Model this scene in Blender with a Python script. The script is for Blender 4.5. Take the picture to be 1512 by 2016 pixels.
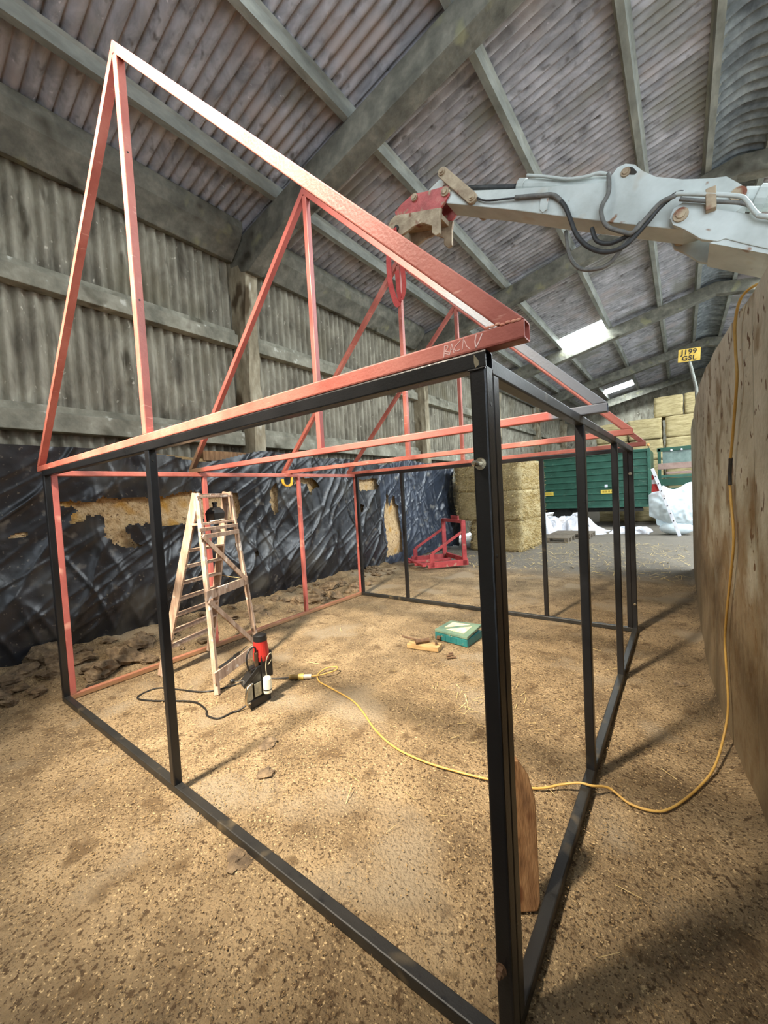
import bpy, bmesh, math, random
import numpy as np
from mathutils import Vector, Matrix, noise

for o in list(bpy.data.objects):
    bpy.data.objects.remove(o)
SC = bpy.context.scene
COL = SC.collection
RND = random.Random(7)

# ------------------------------------------------------------------ camera
CAM_POS = Vector((0.426, -1.072, 1.743))
cam_d = bpy.data.cameras.new('camera')
cam_d.sensor_fit = 'VERTICAL'
cam_d.sensor_height = 36.0
cam_d.lens = 36.0 * 788.1 / 2016.0
cam_d.clip_start = 0.02
cam_d.clip_end = 200
cam = bpy.data.objects.new('camera', cam_d)
COL.objects.link(cam)
cR = Vector((0.80097, 0.59617, -0.05492))
cU = Vector((0.01848, 0.06707, 0.99758))
cF = Vector((-0.59841, 0.80005, -0.04271))
cam.matrix_world = Matrix(((cR.x, cU.x, -cF.x, CAM_POS.x), (cR.y, cU.y, -cF.y, CAM_POS.y),
                           (cR.z, cU.z, -cF.z, CAM_POS.z), (0, 0, 0, 1)))
SC.camera = cam

# ------------------------------------------------------------------ world, lamps, exposure
W_STRENGTH = 2.5
world = bpy.data.worlds.new('overcast')
SC.world = world
world.use_nodes = True
wb = world.node_tree.nodes['Background']
wb.inputs[0].default_value = (0.78, 0.89, 1.0, 1)
wb.inputs[1].default_value = W_STRENGTH


def lamp(name, loc, power, col, radius):
    l = bpy.data.lights.new(name, 'POINT')
    l.energy = power
    l.color = col
    l.shadow_soft_size = radius
    o = bpy.data.objects.new(name, l)
    o.location = loc
    COL.objects.link(o)
    return o


def flood(name, loc, target, power, col, radius, angle):
    l = bpy.data.lights.new(name, 'SPOT')
    l.energy = power
    l.color = col
    l.shadow_soft_size = radius
    l.spot_size = math.radians(angle)
    l.spot_blend = 1.0
    o = bpy.data.objects.new(name, l)
    o.location = loc
    o.rotation_euler = (Vector(target) - Vector(loc)).to_track_quat('-Z', 'Y').to_euler()
    COL.objects.link(o)
    return o


flood('barn_floodlight', (-2.2, -2.8, 6.15), (-2.3, 2.5, 0.0), 4900, (1.0, 0.88, 0.71), 0.32, 54)

SC.view_settings.view_transform = 'Standard'
SC.view_settings.look = 'None'
SC.view_settings.gamma = 1.0
SC.view_settings.use_curve_mapping = False
SC.view_settings.exposure = 0.98
# light transport: a handful of bounces is enough in here
cy = SC.cycles
cy.max_bounces = 5
cy.diffuse_bounces = 3
cy.glossy_bounces = 2
cy.transmission_bounces = 1
cy.caustics_reflective = False
cy.caustics_refractive = False
cy.sample_clamp_indirect = 4.0
cy.use_adaptive_sampling = True
cy.adaptive_threshold = 0.03
cy.use_denoising = True
cy.time_limit = 900


# ------------------------------------------------------------------ helpers
def lin(c):
    r = []
    for v in c[:3]:
        v = v / 255.0
        r.append(v / 12.92 if v <= 0.04045 else ((v + 0.055) / 1.055) ** 2.4)
    return (r[0], r[1], r[2], 1.0)


def _n(nt, typ, **kw):
    n = nt.nodes.new(typ)
    for k, v in kw.items():
        setattr(n, k, v)
    return n


def M(name, cols, scale=5.0, rough=0.75, metal=0.0, bump=0.0, bscale=40.0, detail=4.0, stretch=(1, 1, 1),
      spots=None, spec=0.5, rvar=0.0, extra=None, distortion=0.0):
    """Procedural material: noise -> colour ramp, optional spots (colour, scale, threshold, softness, stretch)."""
    m = bpy.data.materials.new(name)
    m.use_nodes = True
    nt = m.node_tree
    b = nt.nodes['Principled BSDF']
    geo = _n(nt, 'ShaderNodeNewGeometry')

    def coords(st):
        mp = _n(nt, 'ShaderNodeMapping')
        mp.inputs['Scale'].default_value = st
        nt.links.new(geo.outputs['Position'], mp.inputs['Vector'])
        return mp.outputs['Vector']
    nz = _n(nt, 'ShaderNodeTexNoise')
    nz.inputs['Scale'].default_value = scale
    nz.inputs['Detail'].default_value = detail
    nz.inputs['Roughness'].default_value = 0.62
    nz.inputs['Distortion'].default_value = distortion
    nt.links.new(coords(stretch), nz.inputs['Vector'])
    rp = _n(nt, 'ShaderNodeValToRGB')
    el = rp.color_ramp.elements
    while len(el) < len(cols):
        el.new(0.5)
    for e, (p, c) in zip(el, cols):
        e.position = p
        e.color = lin(c)
    nt.links.new(nz.outputs['Fac'], rp.inputs['Fac'])
    out = rp.outputs['Color']
    for sp in (spots or []):
        c, sc_, th, soft = sp[:4]
        st = sp[4] if len(sp) > 4 else (1, 1, 1)
        n2 = _n(nt, 'ShaderNodeTexNoise')
        n2.inputs['Scale'].default_value = sc_
        n2.inputs['Detail'].default_value = 2.5
        nt.links.new(coords(st), n2.inputs['Vector'])
        mr = _n(nt, 'ShaderNodeMapRange')
        mr.inputs['From Min'].default_value = th
        mr.inputs['From Max'].default_value = th + soft
        nt.links.new(n2.outputs['Fac'], mr.inputs['Value'])
        mx = _n(nt, 'ShaderNodeMix', data_type='RGBA')
        nt.links.new(mr.outputs['Result'], mx.inputs['Factor'])
        nt.links.new(out, mx.inputs['A'])
        mx.inputs['B'].default_value = lin(c)
        out = mx.outputs['Result']
    if extra:
        out = extra(nt, geo, out, coords)
    nt.links.new(out, b.inputs['Base Color'])
    b.inputs['Roughness'].default_value = rough
    if rvar:
        mr = _n(nt, 'ShaderNodeMapRange')
        mr.inputs['To Min'].default_value = max(0.05, rough - rvar)
        mr.inputs['To Max'].default_value = min(1, rough + rvar)
        nt.links.new(nz.outputs['Fac'], mr.inputs['Value'])
        nt.links.new(mr.outputs['Result'], b.inputs['Roughness'])
    b.inputs['Metallic'].default_value = metal
    b.inputs['Specular IOR Level'].default_value = spec
    if bump:
        n3 = _n(nt, 'ShaderNodeTexNoise')
        n3.inputs['Scale'].default_value = bscale
        n3.inputs['Detail'].default_value = 3
        nt.links.new(coords(stretch), n3.inputs['Vector'])
        bp = _n(nt, 'ShaderNodeBump')
        bp.inputs['Strength'].default_value = bump
        bp.inputs['Distance'].default_value = 0.02
        nt.links.new(n3.outputs['Fac'], bp.inputs['Height'])
        nt.links.new(bp.outputs['Normal'], b.inputs['Normal'])
    return m


def axis_mix(axis, lo, hi, col, nscale=2.0, namp=0.5, stretch=(1, 1, 1), fac=1.0):
    """Extra layer: another surface finish that takes over along a world axis with a ragged edge."""
    def f(nt, geo, out, coords):
        sx = _n(nt, 'ShaderNodeSeparateXYZ')
        nt.links.new(geo.outputs['Position'], sx.inputs[0])
        n2 = _n(nt, 'ShaderNodeTexNoise')
        n2.inputs['Scale'].default_value = nscale
        n2.inputs['Detail'].default_value = 3
        nt.links.new(coords(stretch), n2.inputs['Vector'])
        ma = _n(nt, 'ShaderNodeMath', operation='MULTIPLY_ADD')
        nt.links.new(n2.outputs['Fac'], ma.inputs[0])
        ma.inputs[1].default_value = namp
        nt.links.new(sx.outputs[axis], ma.inputs[2])
        mr = _n(nt, 'ShaderNodeMapRange')
        mr.inputs['From Min'].default_value = lo + namp * 0.5
        mr.inputs['From Max'].default_value = hi + namp * 0.5
        mr.inputs['To Max'].default_value = fac
        nt.links.new(ma.outputs[0], mr.inputs['Value'])
        mx = _n(nt, 'ShaderNodeMix', data_type='RGBA')
        nt.links.new(mr.outputs['Result'], mx.inputs['Factor'])
        nt.links.new(out, mx.inputs['A'])
        mx.inputs['B'].default_value = lin(col)
        return mx.outputs['Result']
    return f


def chain(*fs):
    def f(nt, geo, out, coords):
        for g in fs:
            out = g(nt, geo, out, coords)
        return out
    return f


def emis(name, col, strength):
    m = bpy.data.materials.new(name)
    m.use_nodes = True
    b = m.node_tree.nodes['Principled BSDF']
    b.inputs['Base Color'].default_value = lin((230, 235, 230))
    b.inputs['Emission Color'].default_value = (*col, 1)
    b.inputs['Emission Strength'].default_value = strength
    return m


ORG = {}


class MB:
    """Collects the faces of one part, in world coordinates."""

    def __init__(s):
        s.v = []
        s.f = []

    def add(s, vs, fs):
        k = len(s.v)
        s.v += [tuple(p) for p in vs]
        s.f += [tuple(i + k for i in q) for q in fs]
        return s

    def box(s, a, b):
        x0, y0, z0 = a
        x1, y1, z1 = b
        return s.add([(x0, y0, z0), (x1, y0, z0), (x1, y1, z0), (x0, y1, z0), (x0, y0, z1), (x1, y0, z1), (x1, y1, z1), (x0, y1, z1)],
                     [(3, 2, 1, 0), (4, 5, 6, 7), (0, 1, 5, 4), (1, 2, 6, 5), (2, 3, 7, 6), (3, 0, 4, 7)])

    def beam(s, p0, p1, w, h, up=(0, 0, 1)):
        """Solid bar between two points, w sideways, h along up."""
        p0, p1 = Vector(p0), Vector(p1)
        d = (p1 - p0).normalized()
        u = Vector(up)
        side = d.cross(u).normalized()
        u = side.cross(d).normalized()
        vs = []
        for p in (p0, p1):
            for a, b in ((-1, -1), (1, -1), (1, 1), (-1, 1)):
                vs.append(p + side * (a * w / 2) + u * (b * h / 2))
        return s.add(vs, [(0, 1, 2, 3), (7, 6, 5, 4), (0, 4, 5, 1), (1, 5, 6, 2), (2, 6, 7, 3), (3, 7, 4, 0)])

    def rhs(s, p0, p1, w, h, up=(0, 0, 1), r=0.006, t=0.004):
        """Hollow box section with rounded corners and open ends."""
        p0, p1 = Vector(p0), Vector(p1)
        d = (p1 - p0).normalized()
        u = Vector(up)
        side = d.cross(u).normalized()
        u = side.cross(d).normalized()
        prof = []
        for (cx, cy, a0) in ((w / 2 - r, h / 2 - r, 0), (-w / 2 + r, h / 2 - r, 90), (-w / 2 + r, -h / 2 + r, 180), (w / 2 - r, -h / 2 + r, 270)):
            for k in (0, 45, 90):
                a = math.radians(a0 + k)
                prof.append((cx + r * math.cos(a), cy + r * math.sin(a)))
        n = len(prof)
        inn = [(x * (w / 2 - t) / (w / 2), y * (h / 2 - t) / (h / 2)) for x, y in prof]
        vs = []
        for p in (p0, p1):
            for q in (prof, inn):
                vs += [p + side * x + u * y for x, y in q]
        fs = []
        for i in range(n):
            j = (i + 1) % n
            fs.append((i, 2 * n + i, 2 * n + j, j))
            fs.append((n + j, 3 * n + j, 3 * n + i, n + i))
            fs.append((j, n + j, n + i, i))
            fs.append((2 * n + i, 3 * n + i, 3 * n + j, 2 * n + j))
        return s.add(vs, fs)

    def tube(s, pts, r, n=8, cap=True):
        pts = [Vector(p) for p in pts]
        rs = r if isinstance(r, (list, tuple)) else [r] * len(pts)
        vs = []
        ref = Vector((0, 0, 1))
        prev = None
        for i, p in enumerate(pts):
            d = (pts[min(i + 1, len(pts) - 1)] - pts[max(i - 1, 0)]).normalized()
            if prev is None:
                a = d.cross(ref)
                if a.length < 0.05:
                    a = d.cross(Vector((1, 0, 0)))
            else:
                a = prev - d * prev.dot(d)
            a.normalize()
            prev = a
            b = d.cross(a)
            for k in range(n):
                t = 2 * math.pi * k / n
                vs.append(p + (a * math.cos(t) + b * math.sin(t)) * rs[i])
        fs = []
        for i in range(len(pts) - 1):
            for k in range(n):
                q = (k + 1) % n
                fs.append((i * n + k, i * n + q, (i + 1) * n + q, (i + 1) * n + k))
        if cap:
            fs.append(tuple(range(n))[::-1])
            fs.append(tuple((len(pts) - 1) * n + k for k in range(n)))
        return s.add(vs, fs)

    def prism(s, poly, y0, y1, axis='y'):
        """Polygon in the x-z plane (or y-z / x-y) with thickness."""
        n = len(poly)
        if axis == 'y':
            vs = [(a, y0, b) for a, b in poly] + [(a, y1, b) for a, b in poly]
        elif axis == 'x':
            vs = [(y0, a, b) for a, b in poly] + [(y1, a, b) for a, b in poly]
        else:
            vs = [(a, b, y0) for a, b in poly] + [(a, b, y1) for a, b in poly]
        fs = [tuple(range(n)), tuple(range(n, 2 * n))[::-1]]
        for i in range(n):
            j = (i + 1) % n
            fs.append((i, n + i, n + j, j))
        return s.add(vs, fs)

    def ball(s, c, r, n=10, m=6, sq=(1, 1, 1)):
        c = Vector(c)
        vs = [c + Vector((0, 0, r * sq[2]))]
        for i in range(1, m):
            a = math.pi * i / m
            for k in range(n):
                t = 2 * math.pi * k / n
                vs.append(c + Vector((r * sq[0] * math.sin(a) * math.cos(t), r * sq[1] * math.sin(a) * math.sin(t), r * sq[2] * math.cos(a))))
        vs.append(c - Vector((0, 0, r * sq[2])))
        fs = []
        for k in range(n):
            q = (k + 1) % n
            fs.append((0, 1 + k, 1 + q))
            for i in range(m - 2):
                fs.append((1 + i * n + k, 1 + (i + 1) * n + k, 1 + (i + 1) * n + q, 1 + i * n + q))
            fs.append((len(vs) - 1, 1 + (m - 2) * n + q, 1 + (m - 2) * n + k))
        return s.add(vs, fs)

    def build(s, name, mat, parent=None, smooth=False, bevel=0.0, **tags):
        off = ORG.get(parent.name, Vector()) if parent else Vector()
        me = bpy.data.meshes.new(name)
        me.from_pydata([tuple(Vector(p) - off) for p in s.v], [], s.f)
        bm = bmesh.new()
        bm.from_mesh(me)
        bmesh.ops.recalc_face_normals(bm, faces=bm.faces)
        if bevel:
            es = [e for e in bm.edges if len(e.link_faces) == 2 and e.calc_face_angle(0) > 0.6]
            bmesh.ops.bevel(bm, geom=es, offset=bevel, segments=2, affect='EDGES', profile=0.6, clamp_overlap=True)
        bm.to_mesh(me)
        bm.free()
        if smooth:
            for p in me.polygons:
                p.use_smooth = True
        me.materials.append(mat)
        o = bpy.data.objects.new(name, me)
        COL.objects.link(o)
        if parent:
            o.parent = parent
        ORG[o.name] = off
        return tag(o, **tags)


def tag(o, label=None, cat=None, group=None, kind=None):
    for k, v in (('label', label), ('category', cat), ('group', group), ('kind', kind)):
        if v:
            o[k] = v
    return o


def empty(name, loc=(0, 0, 0), **tags):
    o = bpy.data.objects.new(name, None)
    o.location = loc
    o.empty_display_size = 0.1
    COL.objects.link(o)
    ORG[o.name] = Vector(loc)
    return tag(o, **tags)


def link_copy(src, mat4, parent, name=None):
    o = src.copy()
    if name:
        o.name = name
    COL.objects.link(o)
    o.parent = parent
    o.matrix_local = mat4
    return o


def grid_mesh(name, P, mat, parent=None, keep=None, smooth=True, **tags):
    """P: (n,m,3) array of points; keep: (n-1,m-1) bool mask of faces."""
    n, m = P.shape[:2]
    idx = np.arange(n * m).reshape(n, m)
    q = np.stack([idx[:-1, :-1], idx[1:, :-1], idx[1:, 1:], idx[:-1, 1:]], -1)
    q = q[keep] if keep is not None else q.reshape(-1, 4)
    me = bpy.data.meshes.new(name)
    me.vertices.add(n * m)
    me.vertices.foreach_set('co', P.reshape(-1).astype(np.float32))
    k = len(q)
    me.loops.add(4 * k)
    me.loops.foreach_set('vertex_index', q.reshape(-1).astype(np.int32))
    me.polygons.add(k)
    me.polygons.foreach_set('loop_start', np.arange(0, 4 * k, 4, dtype=np.int32))
    me.polygons.foreach_set('use_smooth', np.full(k, smooth))
    me.update(calc_edges=True)
    me.validate()
    me.materials.append(mat)
    o = bpy.data.objects.new(name, me)
    COL.objects.link(o)
    if parent:
        o.parent = parent
    ORG[o.name] = Vector()
    return tag(o, **tags)


def quads_mesh(name, V, mat, parent=None, per=4, **tags):
    """V: (k,per,3) separate polygons as one mesh."""
    k = len(V)
    me = bpy.data.meshes.new(name)
    me.vertices.add(per * k)
    me.vertices.foreach_set('co', V.reshape(-1).astype(np.float32))
    me.loops.add(per * k)
    me.loops.foreach_set('vertex_index', np.arange(per * k, dtype=np.int32))
    me.polygons.add(k)
    me.polygons.foreach_set('loop_start', np.arange(0, per * k, per, dtype=np.int32))
    me.update(calc_edges=True)
    me.materials.append(mat)
    o = bpy.data.objects.new(name, me)
    COL.objects.link(o)
    if parent:
        o.parent = parent
    return tag(o, **tags)


def vnoise(x, y, seed=0):
    """Smooth 2-D value noise on numpy arrays, about -1..1."""
    def h(i, j):
        v = np.sin(i * 127.1 + j * 311.7 + seed * 74.7) * 43758.5453
        return (v - np.floor(v)) * 2 - 1
    i, j = np.floor(x), np.floor(y)
    fx, fy = x - i, y - j
    fx, fy = fx * fx * (3 - 2 * fx), fy * fy * (3 - 2 * fy)
    a, b, c, d = h(i, j), h(i + 1, j), h(i, j + 1), h(i + 1, j + 1)
    return (a * (1 - fx) + b * fx) * (1 - fy) + (c * (1 - fx) + d * fx) * fy


def fbm(x, y, seed=0, oct=4):
    r = 0
    for k in range(oct):
        r = r + vnoise(x * 2 ** k, y * 2 ** k, seed + k * 13) / 2 ** k
    return r


def in_poly(Y, Z, poly):
    ins = np.zeros(Y.shape, bool)
    n = len(poly)
    for i in range(n):
        y0, z0 = poly[i]
        y1, z1 = poly[(i + 1) % n]
        c = ((z0 > Z) != (z1 > Z)) & (Y < (y1 - y0) * (Z - z0) / (z1 - z0 + 1e-9) + y0)
        ins ^= c
    return ins


def smooth_pts(pts, k=6):
    """Catmull-Rom through the points."""
    P = [Vector(p) for p in pts]
    out = []
    for i in range(len(P) - 1):
        a, b, c, d = P[max(i - 1, 0)], P[i], P[i + 1], P[min(i + 2, len(P) - 1)]
        for j in range(k):
            t = j / k
            out.append(0.5 * ((2 * b) + (c - a) * t + (2 * a - 5 * b + 4 * c - d) * t * t + (3 * b - a - 3 * c + d) * t ** 3))
    out.append(P[-1])
    return out


# ------------------------------------------------------------------ materials
RED = M('red_oxide_primer', [(0.3, (162, 86, 74)), (0.5, (184, 104, 90)), (0.72, (200, 126, 110))], 3.5, 0.48, bump=0.08, bscale=90, rvar=0.12,
        spots=[((222, 164, 144), 9, 0.66, 0.12, (1, 1, 6)), ((138, 62, 56), 5, 0.68, 0.1)])
RED_DUSTY = M('red_oxide_primer_dusty', [(0.3, (158, 80, 72)), (0.6, (182, 98, 88))], 3.5, 0.6, bump=0.08, bscale=90,
              spots=[((222, 160, 140), 6, 0.6, 0.12)], extra=axis_mix(2, 0.10, 0.02, (150, 112, 78), 9, 0.06))
BLACK = M('black_satin_paint', [(0.3, (17, 18, 20)), (0.7, (27, 27, 29))], 4, 0.30, bump=0.05, bscale=120, rvar=0.08, spec=0.6,
          spots=[((58, 54, 46), 7, 0.70, 0.1)])
BLACK_SCUFF = M('black_paint_scuffed', [(0.3, (30, 31, 31)), (0.7, (46, 45, 43))], 4, 0.42, bump=0.05, bscale=120, rvar=0.1, spec=0.6,
                spots=[((112, 108, 98), 5, 0.62, 0.12), ((126, 66, 60), 3.2, 0.67, 0.06)])
BLACK_BASE = M('black_paint_dusty', [(0.3, (30, 30, 29)), (0.7, (44, 42, 38))], 4, 0.45, bump=0.05, bscale=120,
               spots=[((112, 98, 74), 6, 0.62, 0.2), ((20, 20, 20), 11, 0.66, 0.05)])
STEEL = M('bare_mill_steel', [(0.3, (92, 96, 104)), (0.7, (140, 146, 156))], 6, 0.38, metal=0.75, stretch=(1, 1, 1), bump=0.04, bscale=150)
RED_BARE = M('half_primed_steel', [(0.3, (164, 82, 74)), (0.7, (188, 100, 90))], 3.5, 0.45, bump=0.06, bscale=90,
             extra=chain(axis_mix(0, -0.95, -0.72, (112, 116, 124), 6, 0.25), axis_mix(0, -3.95, -4.1, (92, 74, 58), 6, 0.25)))
RED_BARE_C = M('primed_chord_bare_end', [(0.3, (164, 82, 74)), (0.7, (188, 100, 90))], 3.5, 0.45, bump=0.06, bscale=90,
               extra=chain(axis_mix(0, -0.21, -0.17, (112, 116, 124), 6, 0.05), axis_mix(0, -3.95, -4.1, (92, 74, 58), 6, 0.25)))
CHROME = M('bright_zinc', [(0.3, (190, 180, 160)), (0.7, (225, 220, 205))], 8, 0.25, metal=1.0)
CHALK = M('chalk_marks', [(0.3, (232, 190, 180)), (0.7, (244, 214, 206))], 60, 0.95)
WELD = M('ground_weld', [(0.3, (214, 130, 108)), (0.7, (238, 180, 150))], 30, 0.5)
ROOFM = M('weathered_cement_roof_sheet', [(0.25, (116, 116, 119)), (0.45, (166, 165, 169)), (0.6, (194, 192, 197)), (0.8, (218, 216, 221))], 3.2, 0.9,
          bump=0.35, bscale=22, distortion=0.6, stretch=(0.8, 1.2, 1),
          spots=[((112, 108, 106), 7, 0.60, 0.14, (0.8, 1.2, 1)), ((232, 228, 232), 16, 0.70, 0.08), ((188, 178, 176), 1.2, 0.55, 0.15), ((150, 149, 142), 0.9, 0.56, 0.12)])
WALLM = M('weathered_cement_wall_sheet', [(0.25, (98, 92, 80)), (0.5, (150, 144, 128)), (0.75, (186, 180, 162))], 3.0, 0.92,
          bump=0.3, bscale=25, stretch=(1, 1.2, 0.6), distortion=0.4,
          spots=[((92, 86, 72), 5, 0.60, 0.15, (1, 1.2, 0.4)), ((206, 198, 180), 14, 0.68, 0.06, (1, 1, 0.7)), ((120, 112, 90), 0.8, 0.55, 0.2)])
RIDGEM = M('dark_ridge_piece', [(0.25, (84, 88, 90)), (0.5, (128, 134, 136)), (0.75, (172, 178, 178))], 4, 0.9, bump=0.4, bscale=18)
CONC = M('old_grey_concrete', [(0.25, (98, 96, 84)), (0.5, (142, 138, 122)), (0.75, (180, 175, 158))], 3, 0.92, bump=0.5, bscale=14,
         spots=[((206, 204, 192), 6, 0.66, 0.08), ((86, 80, 64), 2.5, 0.60, 0.12)])
RAFTER = M('lichened_concrete', [(0.25, (82, 81, 73)), (0.5, (116, 114, 103)), (0.75, (150, 146, 132))], 4, 0.95, bump=0.6, bscale=12,
           spots=[((140, 138, 110), 3, 0.62, 0.1), ((60, 56, 46), 2, 0.6, 0.12)])
POSTM = M('spalled_concrete_post', [(0.25, (104, 92, 72)), (0.5, (158, 146, 122)), (0.75, (196, 186, 162))], 4, 0.95, bump=1.0, bscale=7, stretch=(1.5, 1.5, 0.5),
          spots=[((210, 204, 188), 5, 0.64, 0.08, (1, 1, 0.4)), ((86, 72, 52), 3, 0.58, 0.1, (1, 1, 0.5))])
PURLIN = M('concrete_purlin', [(0.25, (110, 112, 106)), (0.5, (146, 148, 140)), (0.75, (178, 178, 168))], 4, 0.9, bump=0.4, bscale=20, stretch=(1, 0.4, 1))
PANELM = M('stained_concrete_panel', [(0.25, (158, 152, 130)), (0.5, (190, 186, 166)), (0.75, (210, 207, 190))], 2.6, 0.82, bump=0.35, bscale=26, stretch=(1, 1, 1),
           spots=[((140, 124, 94), 4.0, 0.56, 0.08, (1, 1, 0.8)), ((100, 74, 46), 16, 0.64, 0.04, (1, 1, 0.8))],
           extra=chain(axis_mix(2, 1.75, 1.1, (124, 96, 58), 4.5, 2.2, (1, 1.0, 0.7), 0.85), axis_mix(2, 1.0, 0.6, (98, 74, 44), 16, 1.6, (1, 1, 0.6), 0.75),
                       axis_mix(2, 1.9, 0.2, (170, 160, 128), 11, 5.0, (1, 1, 0.8), 0.25)))
FLOORM = M('packed_dirt_floor', [(0.22, (80, 65, 46)), (0.42, (120, 100, 72)), (0.58, (146, 124, 92)), (0.8, (172, 150, 116))], 2.3, 0.95, detail=6,
           bump=1.0, bscale=60,
           spots=[((84, 65, 42), 42, 0.57, 0.07), ((190, 164, 122), 75, 0.62, 0.06), ((74, 56, 36), 110, 0.61, 0.05), ((98, 78, 52), 5.5, 0.59, 0.1), ((140, 124, 100), 1.3, 0.55, 0.10)],
           extra=axis_mix(1, 6.9, 7.7, (112, 107, 98), 1.6, 1.2, (1, 1, 1), 0.82))
FLAKE = M('wood_shavings', [(0.3, (96, 74, 46)), (0.5, (138, 112, 74)), (0.7, (184, 156, 112))], 160, 0.9)
STRAW = M('straw', [(0.3, (150, 126, 76)), (0.5, (190, 166, 112)), (0.75, (222, 202, 152))], 30, 0.85)
BALEM = M('pressed_straw', [(0.25, (150, 130, 90)), (0.5, (200, 180, 134)), (0.75, (226, 210, 168))], 22, 0.95, bump=1.0, bscale=60, stretch=(0.5, 0.5, 2.2))
HAYM = M('pressed_hay', [(0.25, (140, 124, 84)), (0.5, (186, 168, 122)), (0.75, (212, 196, 152))], 9, 0.95, bump=0.8, bscale=40, stretch=(0.4, 0.4, 2.5))
BANKM = M('fibrous_bedding_bank', [(0.25, (150, 118, 78)), (0.45, (202, 168, 122)), (0.7, (226, 198, 154))], 16, 0.95, bump=1.0, bscale=45,
          spots=[((112, 84, 54), 30, 0.62, 0.08), ((200, 150, 72), 3, 0.6, 0.12)])
PLASTIC = M('black_silage_sheet', [(0.3, (20, 21, 24)), (0.7, (34, 35, 40))], 5, 0.36, bump=0.12, bscale=14, rvar=0.1, spec=0.6,
            spots=[((112, 106, 96), 5.0, 0.63, 0.14, (1, 1, 1)), ((96, 90, 80), 26, 0.66, 0.05), ((64, 62, 58), 2.0, 0.54, 0.16)])
PLASTIC2 = M('grey_silage_sheet', [(0.3, (40, 46, 56)), (0.7, (66, 74, 88))], 5, 0.32, bump=0.3, bscale=9, spec=0.6,
             spots=[((128, 126, 120), 4, 0.62, 0.1)])
CLOD = M('dark_bedding_clods', [(0.3, (80, 66, 50)), (0.5, (112, 94, 72)), (0.75, (150, 128, 98))], 12, 0.95, bump=1.0, bscale=30)
WOOD = M('old_paint_splashed_wood', [(0.3, (138, 112, 92)), (0.5, (178, 150, 128)), (0.75, (208, 186, 166))], 5, 0.8, stretch=(5, 5, 0.7), bump=0.3, bscale=30,
         spots=[((232, 222, 212), 9, 0.64, 0.08), ((110, 84, 66), 7, 0.66, 0.08)])
TIMBER = M('sawn_timber', [(0.3, (104, 72, 44)), (0.5, (138, 100, 64)), (0.75, (168, 130, 90))], 4, 0.75, stretch=(6, 6, 0.8), bump=0.25, bscale=20,
           spots=[((104, 64, 34), 6, 0.66, 0.06)])
TIMBER_G = M('dusty_timber', [(0.3, (140, 110, 70)), (0.7, (190, 158, 108))], 5, 0.85, stretch=(0.8, 5, 5), bump=0.25, bscale=20)
DIGGER = M('pale_grey_machine_paint', [(0.3, (160, 164, 158)), (0.55, (184, 190, 185)), (0.75, (198, 204, 200))], 2.5, 0.42, bump=0.1, bscale=40,
           spots=[((168, 154, 132), 3.5, 0.62, 0.14), ((132, 100, 76), 8, 0.70, 0.05)])
DIGGER_RUST = M('worn_rusty_paint', [(0.3, (128, 108, 84)), (0.6, (176, 158, 130)), (0.8, (204, 192, 170))], 6, 0.65, bump=0.3, bscale=40,
                spots=[((120, 70, 46), 7, 0.60, 0.1)])
HITCH_RED = M('scraped_red_hitch', [(0.3, (150, 62, 58)), (0.6, (186, 84, 80)), (0.8, (196, 140, 124))], 7, 0.55, bump=0.2, bscale=50,
              spots=[((150, 132, 104), 9, 0.62, 0.1)])
RUBBER = M('black_rubber_hose', [(0.3, (34, 35, 36)), (0.7, (58, 58, 57))], 20, 0.6)
GREYHOSE = M('dusty_hose', [(0.3, (84, 84, 80)), (0.7, (118, 116, 110))], 20, 0.65)
BLKPL = M('black_tool_plastic', [(0.3, (18, 18, 18)), (0.7, (32, 31, 30))], 12, 0.45)
REDPL = M('red_motor_shell', [(0.3, (150, 34, 30)), (0.7, (176, 46, 40))], 8, 0.4)
WHTPL = M('cream_bottle_plastic', [(0.3, (220, 212, 186)), (0.7, (238, 232, 212))], 10, 0.45)
LABELG = M('printed_plate', [(0.3, (120, 114, 96)), (0.7, (170, 162, 136))], 40, 0.5)
YELLOW = M('yellow_cable_sheath', [(0.3, (176, 136, 64)), (0.7, (202, 164, 90))], 9, 0.5)
YCLAMP = M('yellow_clamp_paint', [(0.3, (216, 160, 40)), (0.7, (236, 186, 60))], 12, 0.45)
PLUGY = M('yellow_plug', [(0.3, (226, 196, 96)), (0.7, (240, 218, 130))], 12, 0.4)
PLUGC = M('pale_plug', [(0.3, (196, 186, 168)), (0.7, (218, 210, 196))], 12, 0.4)
PLUGO = M('olive_socket', [(0.3, (130, 100, 46)), (0.7, (160, 126, 62))], 12, 0.5)
TEAL = M('teal_toolbox_plastic', [(0.3, (28, 92, 92)), (0.7, (42, 112, 110))], 10, 0.45, spots=[((150, 136, 100), 16, 0.66, 0.1)])
LIDM = M('dusty_lid', [(0.3, (84, 112, 98)), (0.7, (118, 136, 112))], 12, 0.4)
PAPER = M('printed_card', [(0.3, (232, 170, 130)), (0.5, (240, 206, 160)), (0.75, (248, 228, 190))], 14, 0.6)
IRON = M('brown_rusty_iron', [(0.3, (72, 52, 36)), (0.7, (112, 84, 58))], 20, 0.7)
GREEN = M('green_trailer_paint', [(0.3, (36, 76, 62)), (0.7, (52, 98, 82))], 4, 0.45, spots=[((96, 118, 102), 5, 0.64, 0.12, (1, 1, 2))])
GREEND = M('dark_green_paint', [(0.3, (18, 60, 44)), (0.7, (28, 76, 58))], 4, 0.5)
STICKER = M('yellow_sticker', [(0.3, (206, 178, 66)), (0.7, (224, 200, 96))], 30, 0.5)
STICKTX = M('sticker_print', [(0.3, (150, 124, 40)), (0.7, (168, 140, 52))], 30, 0.6)
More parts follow.
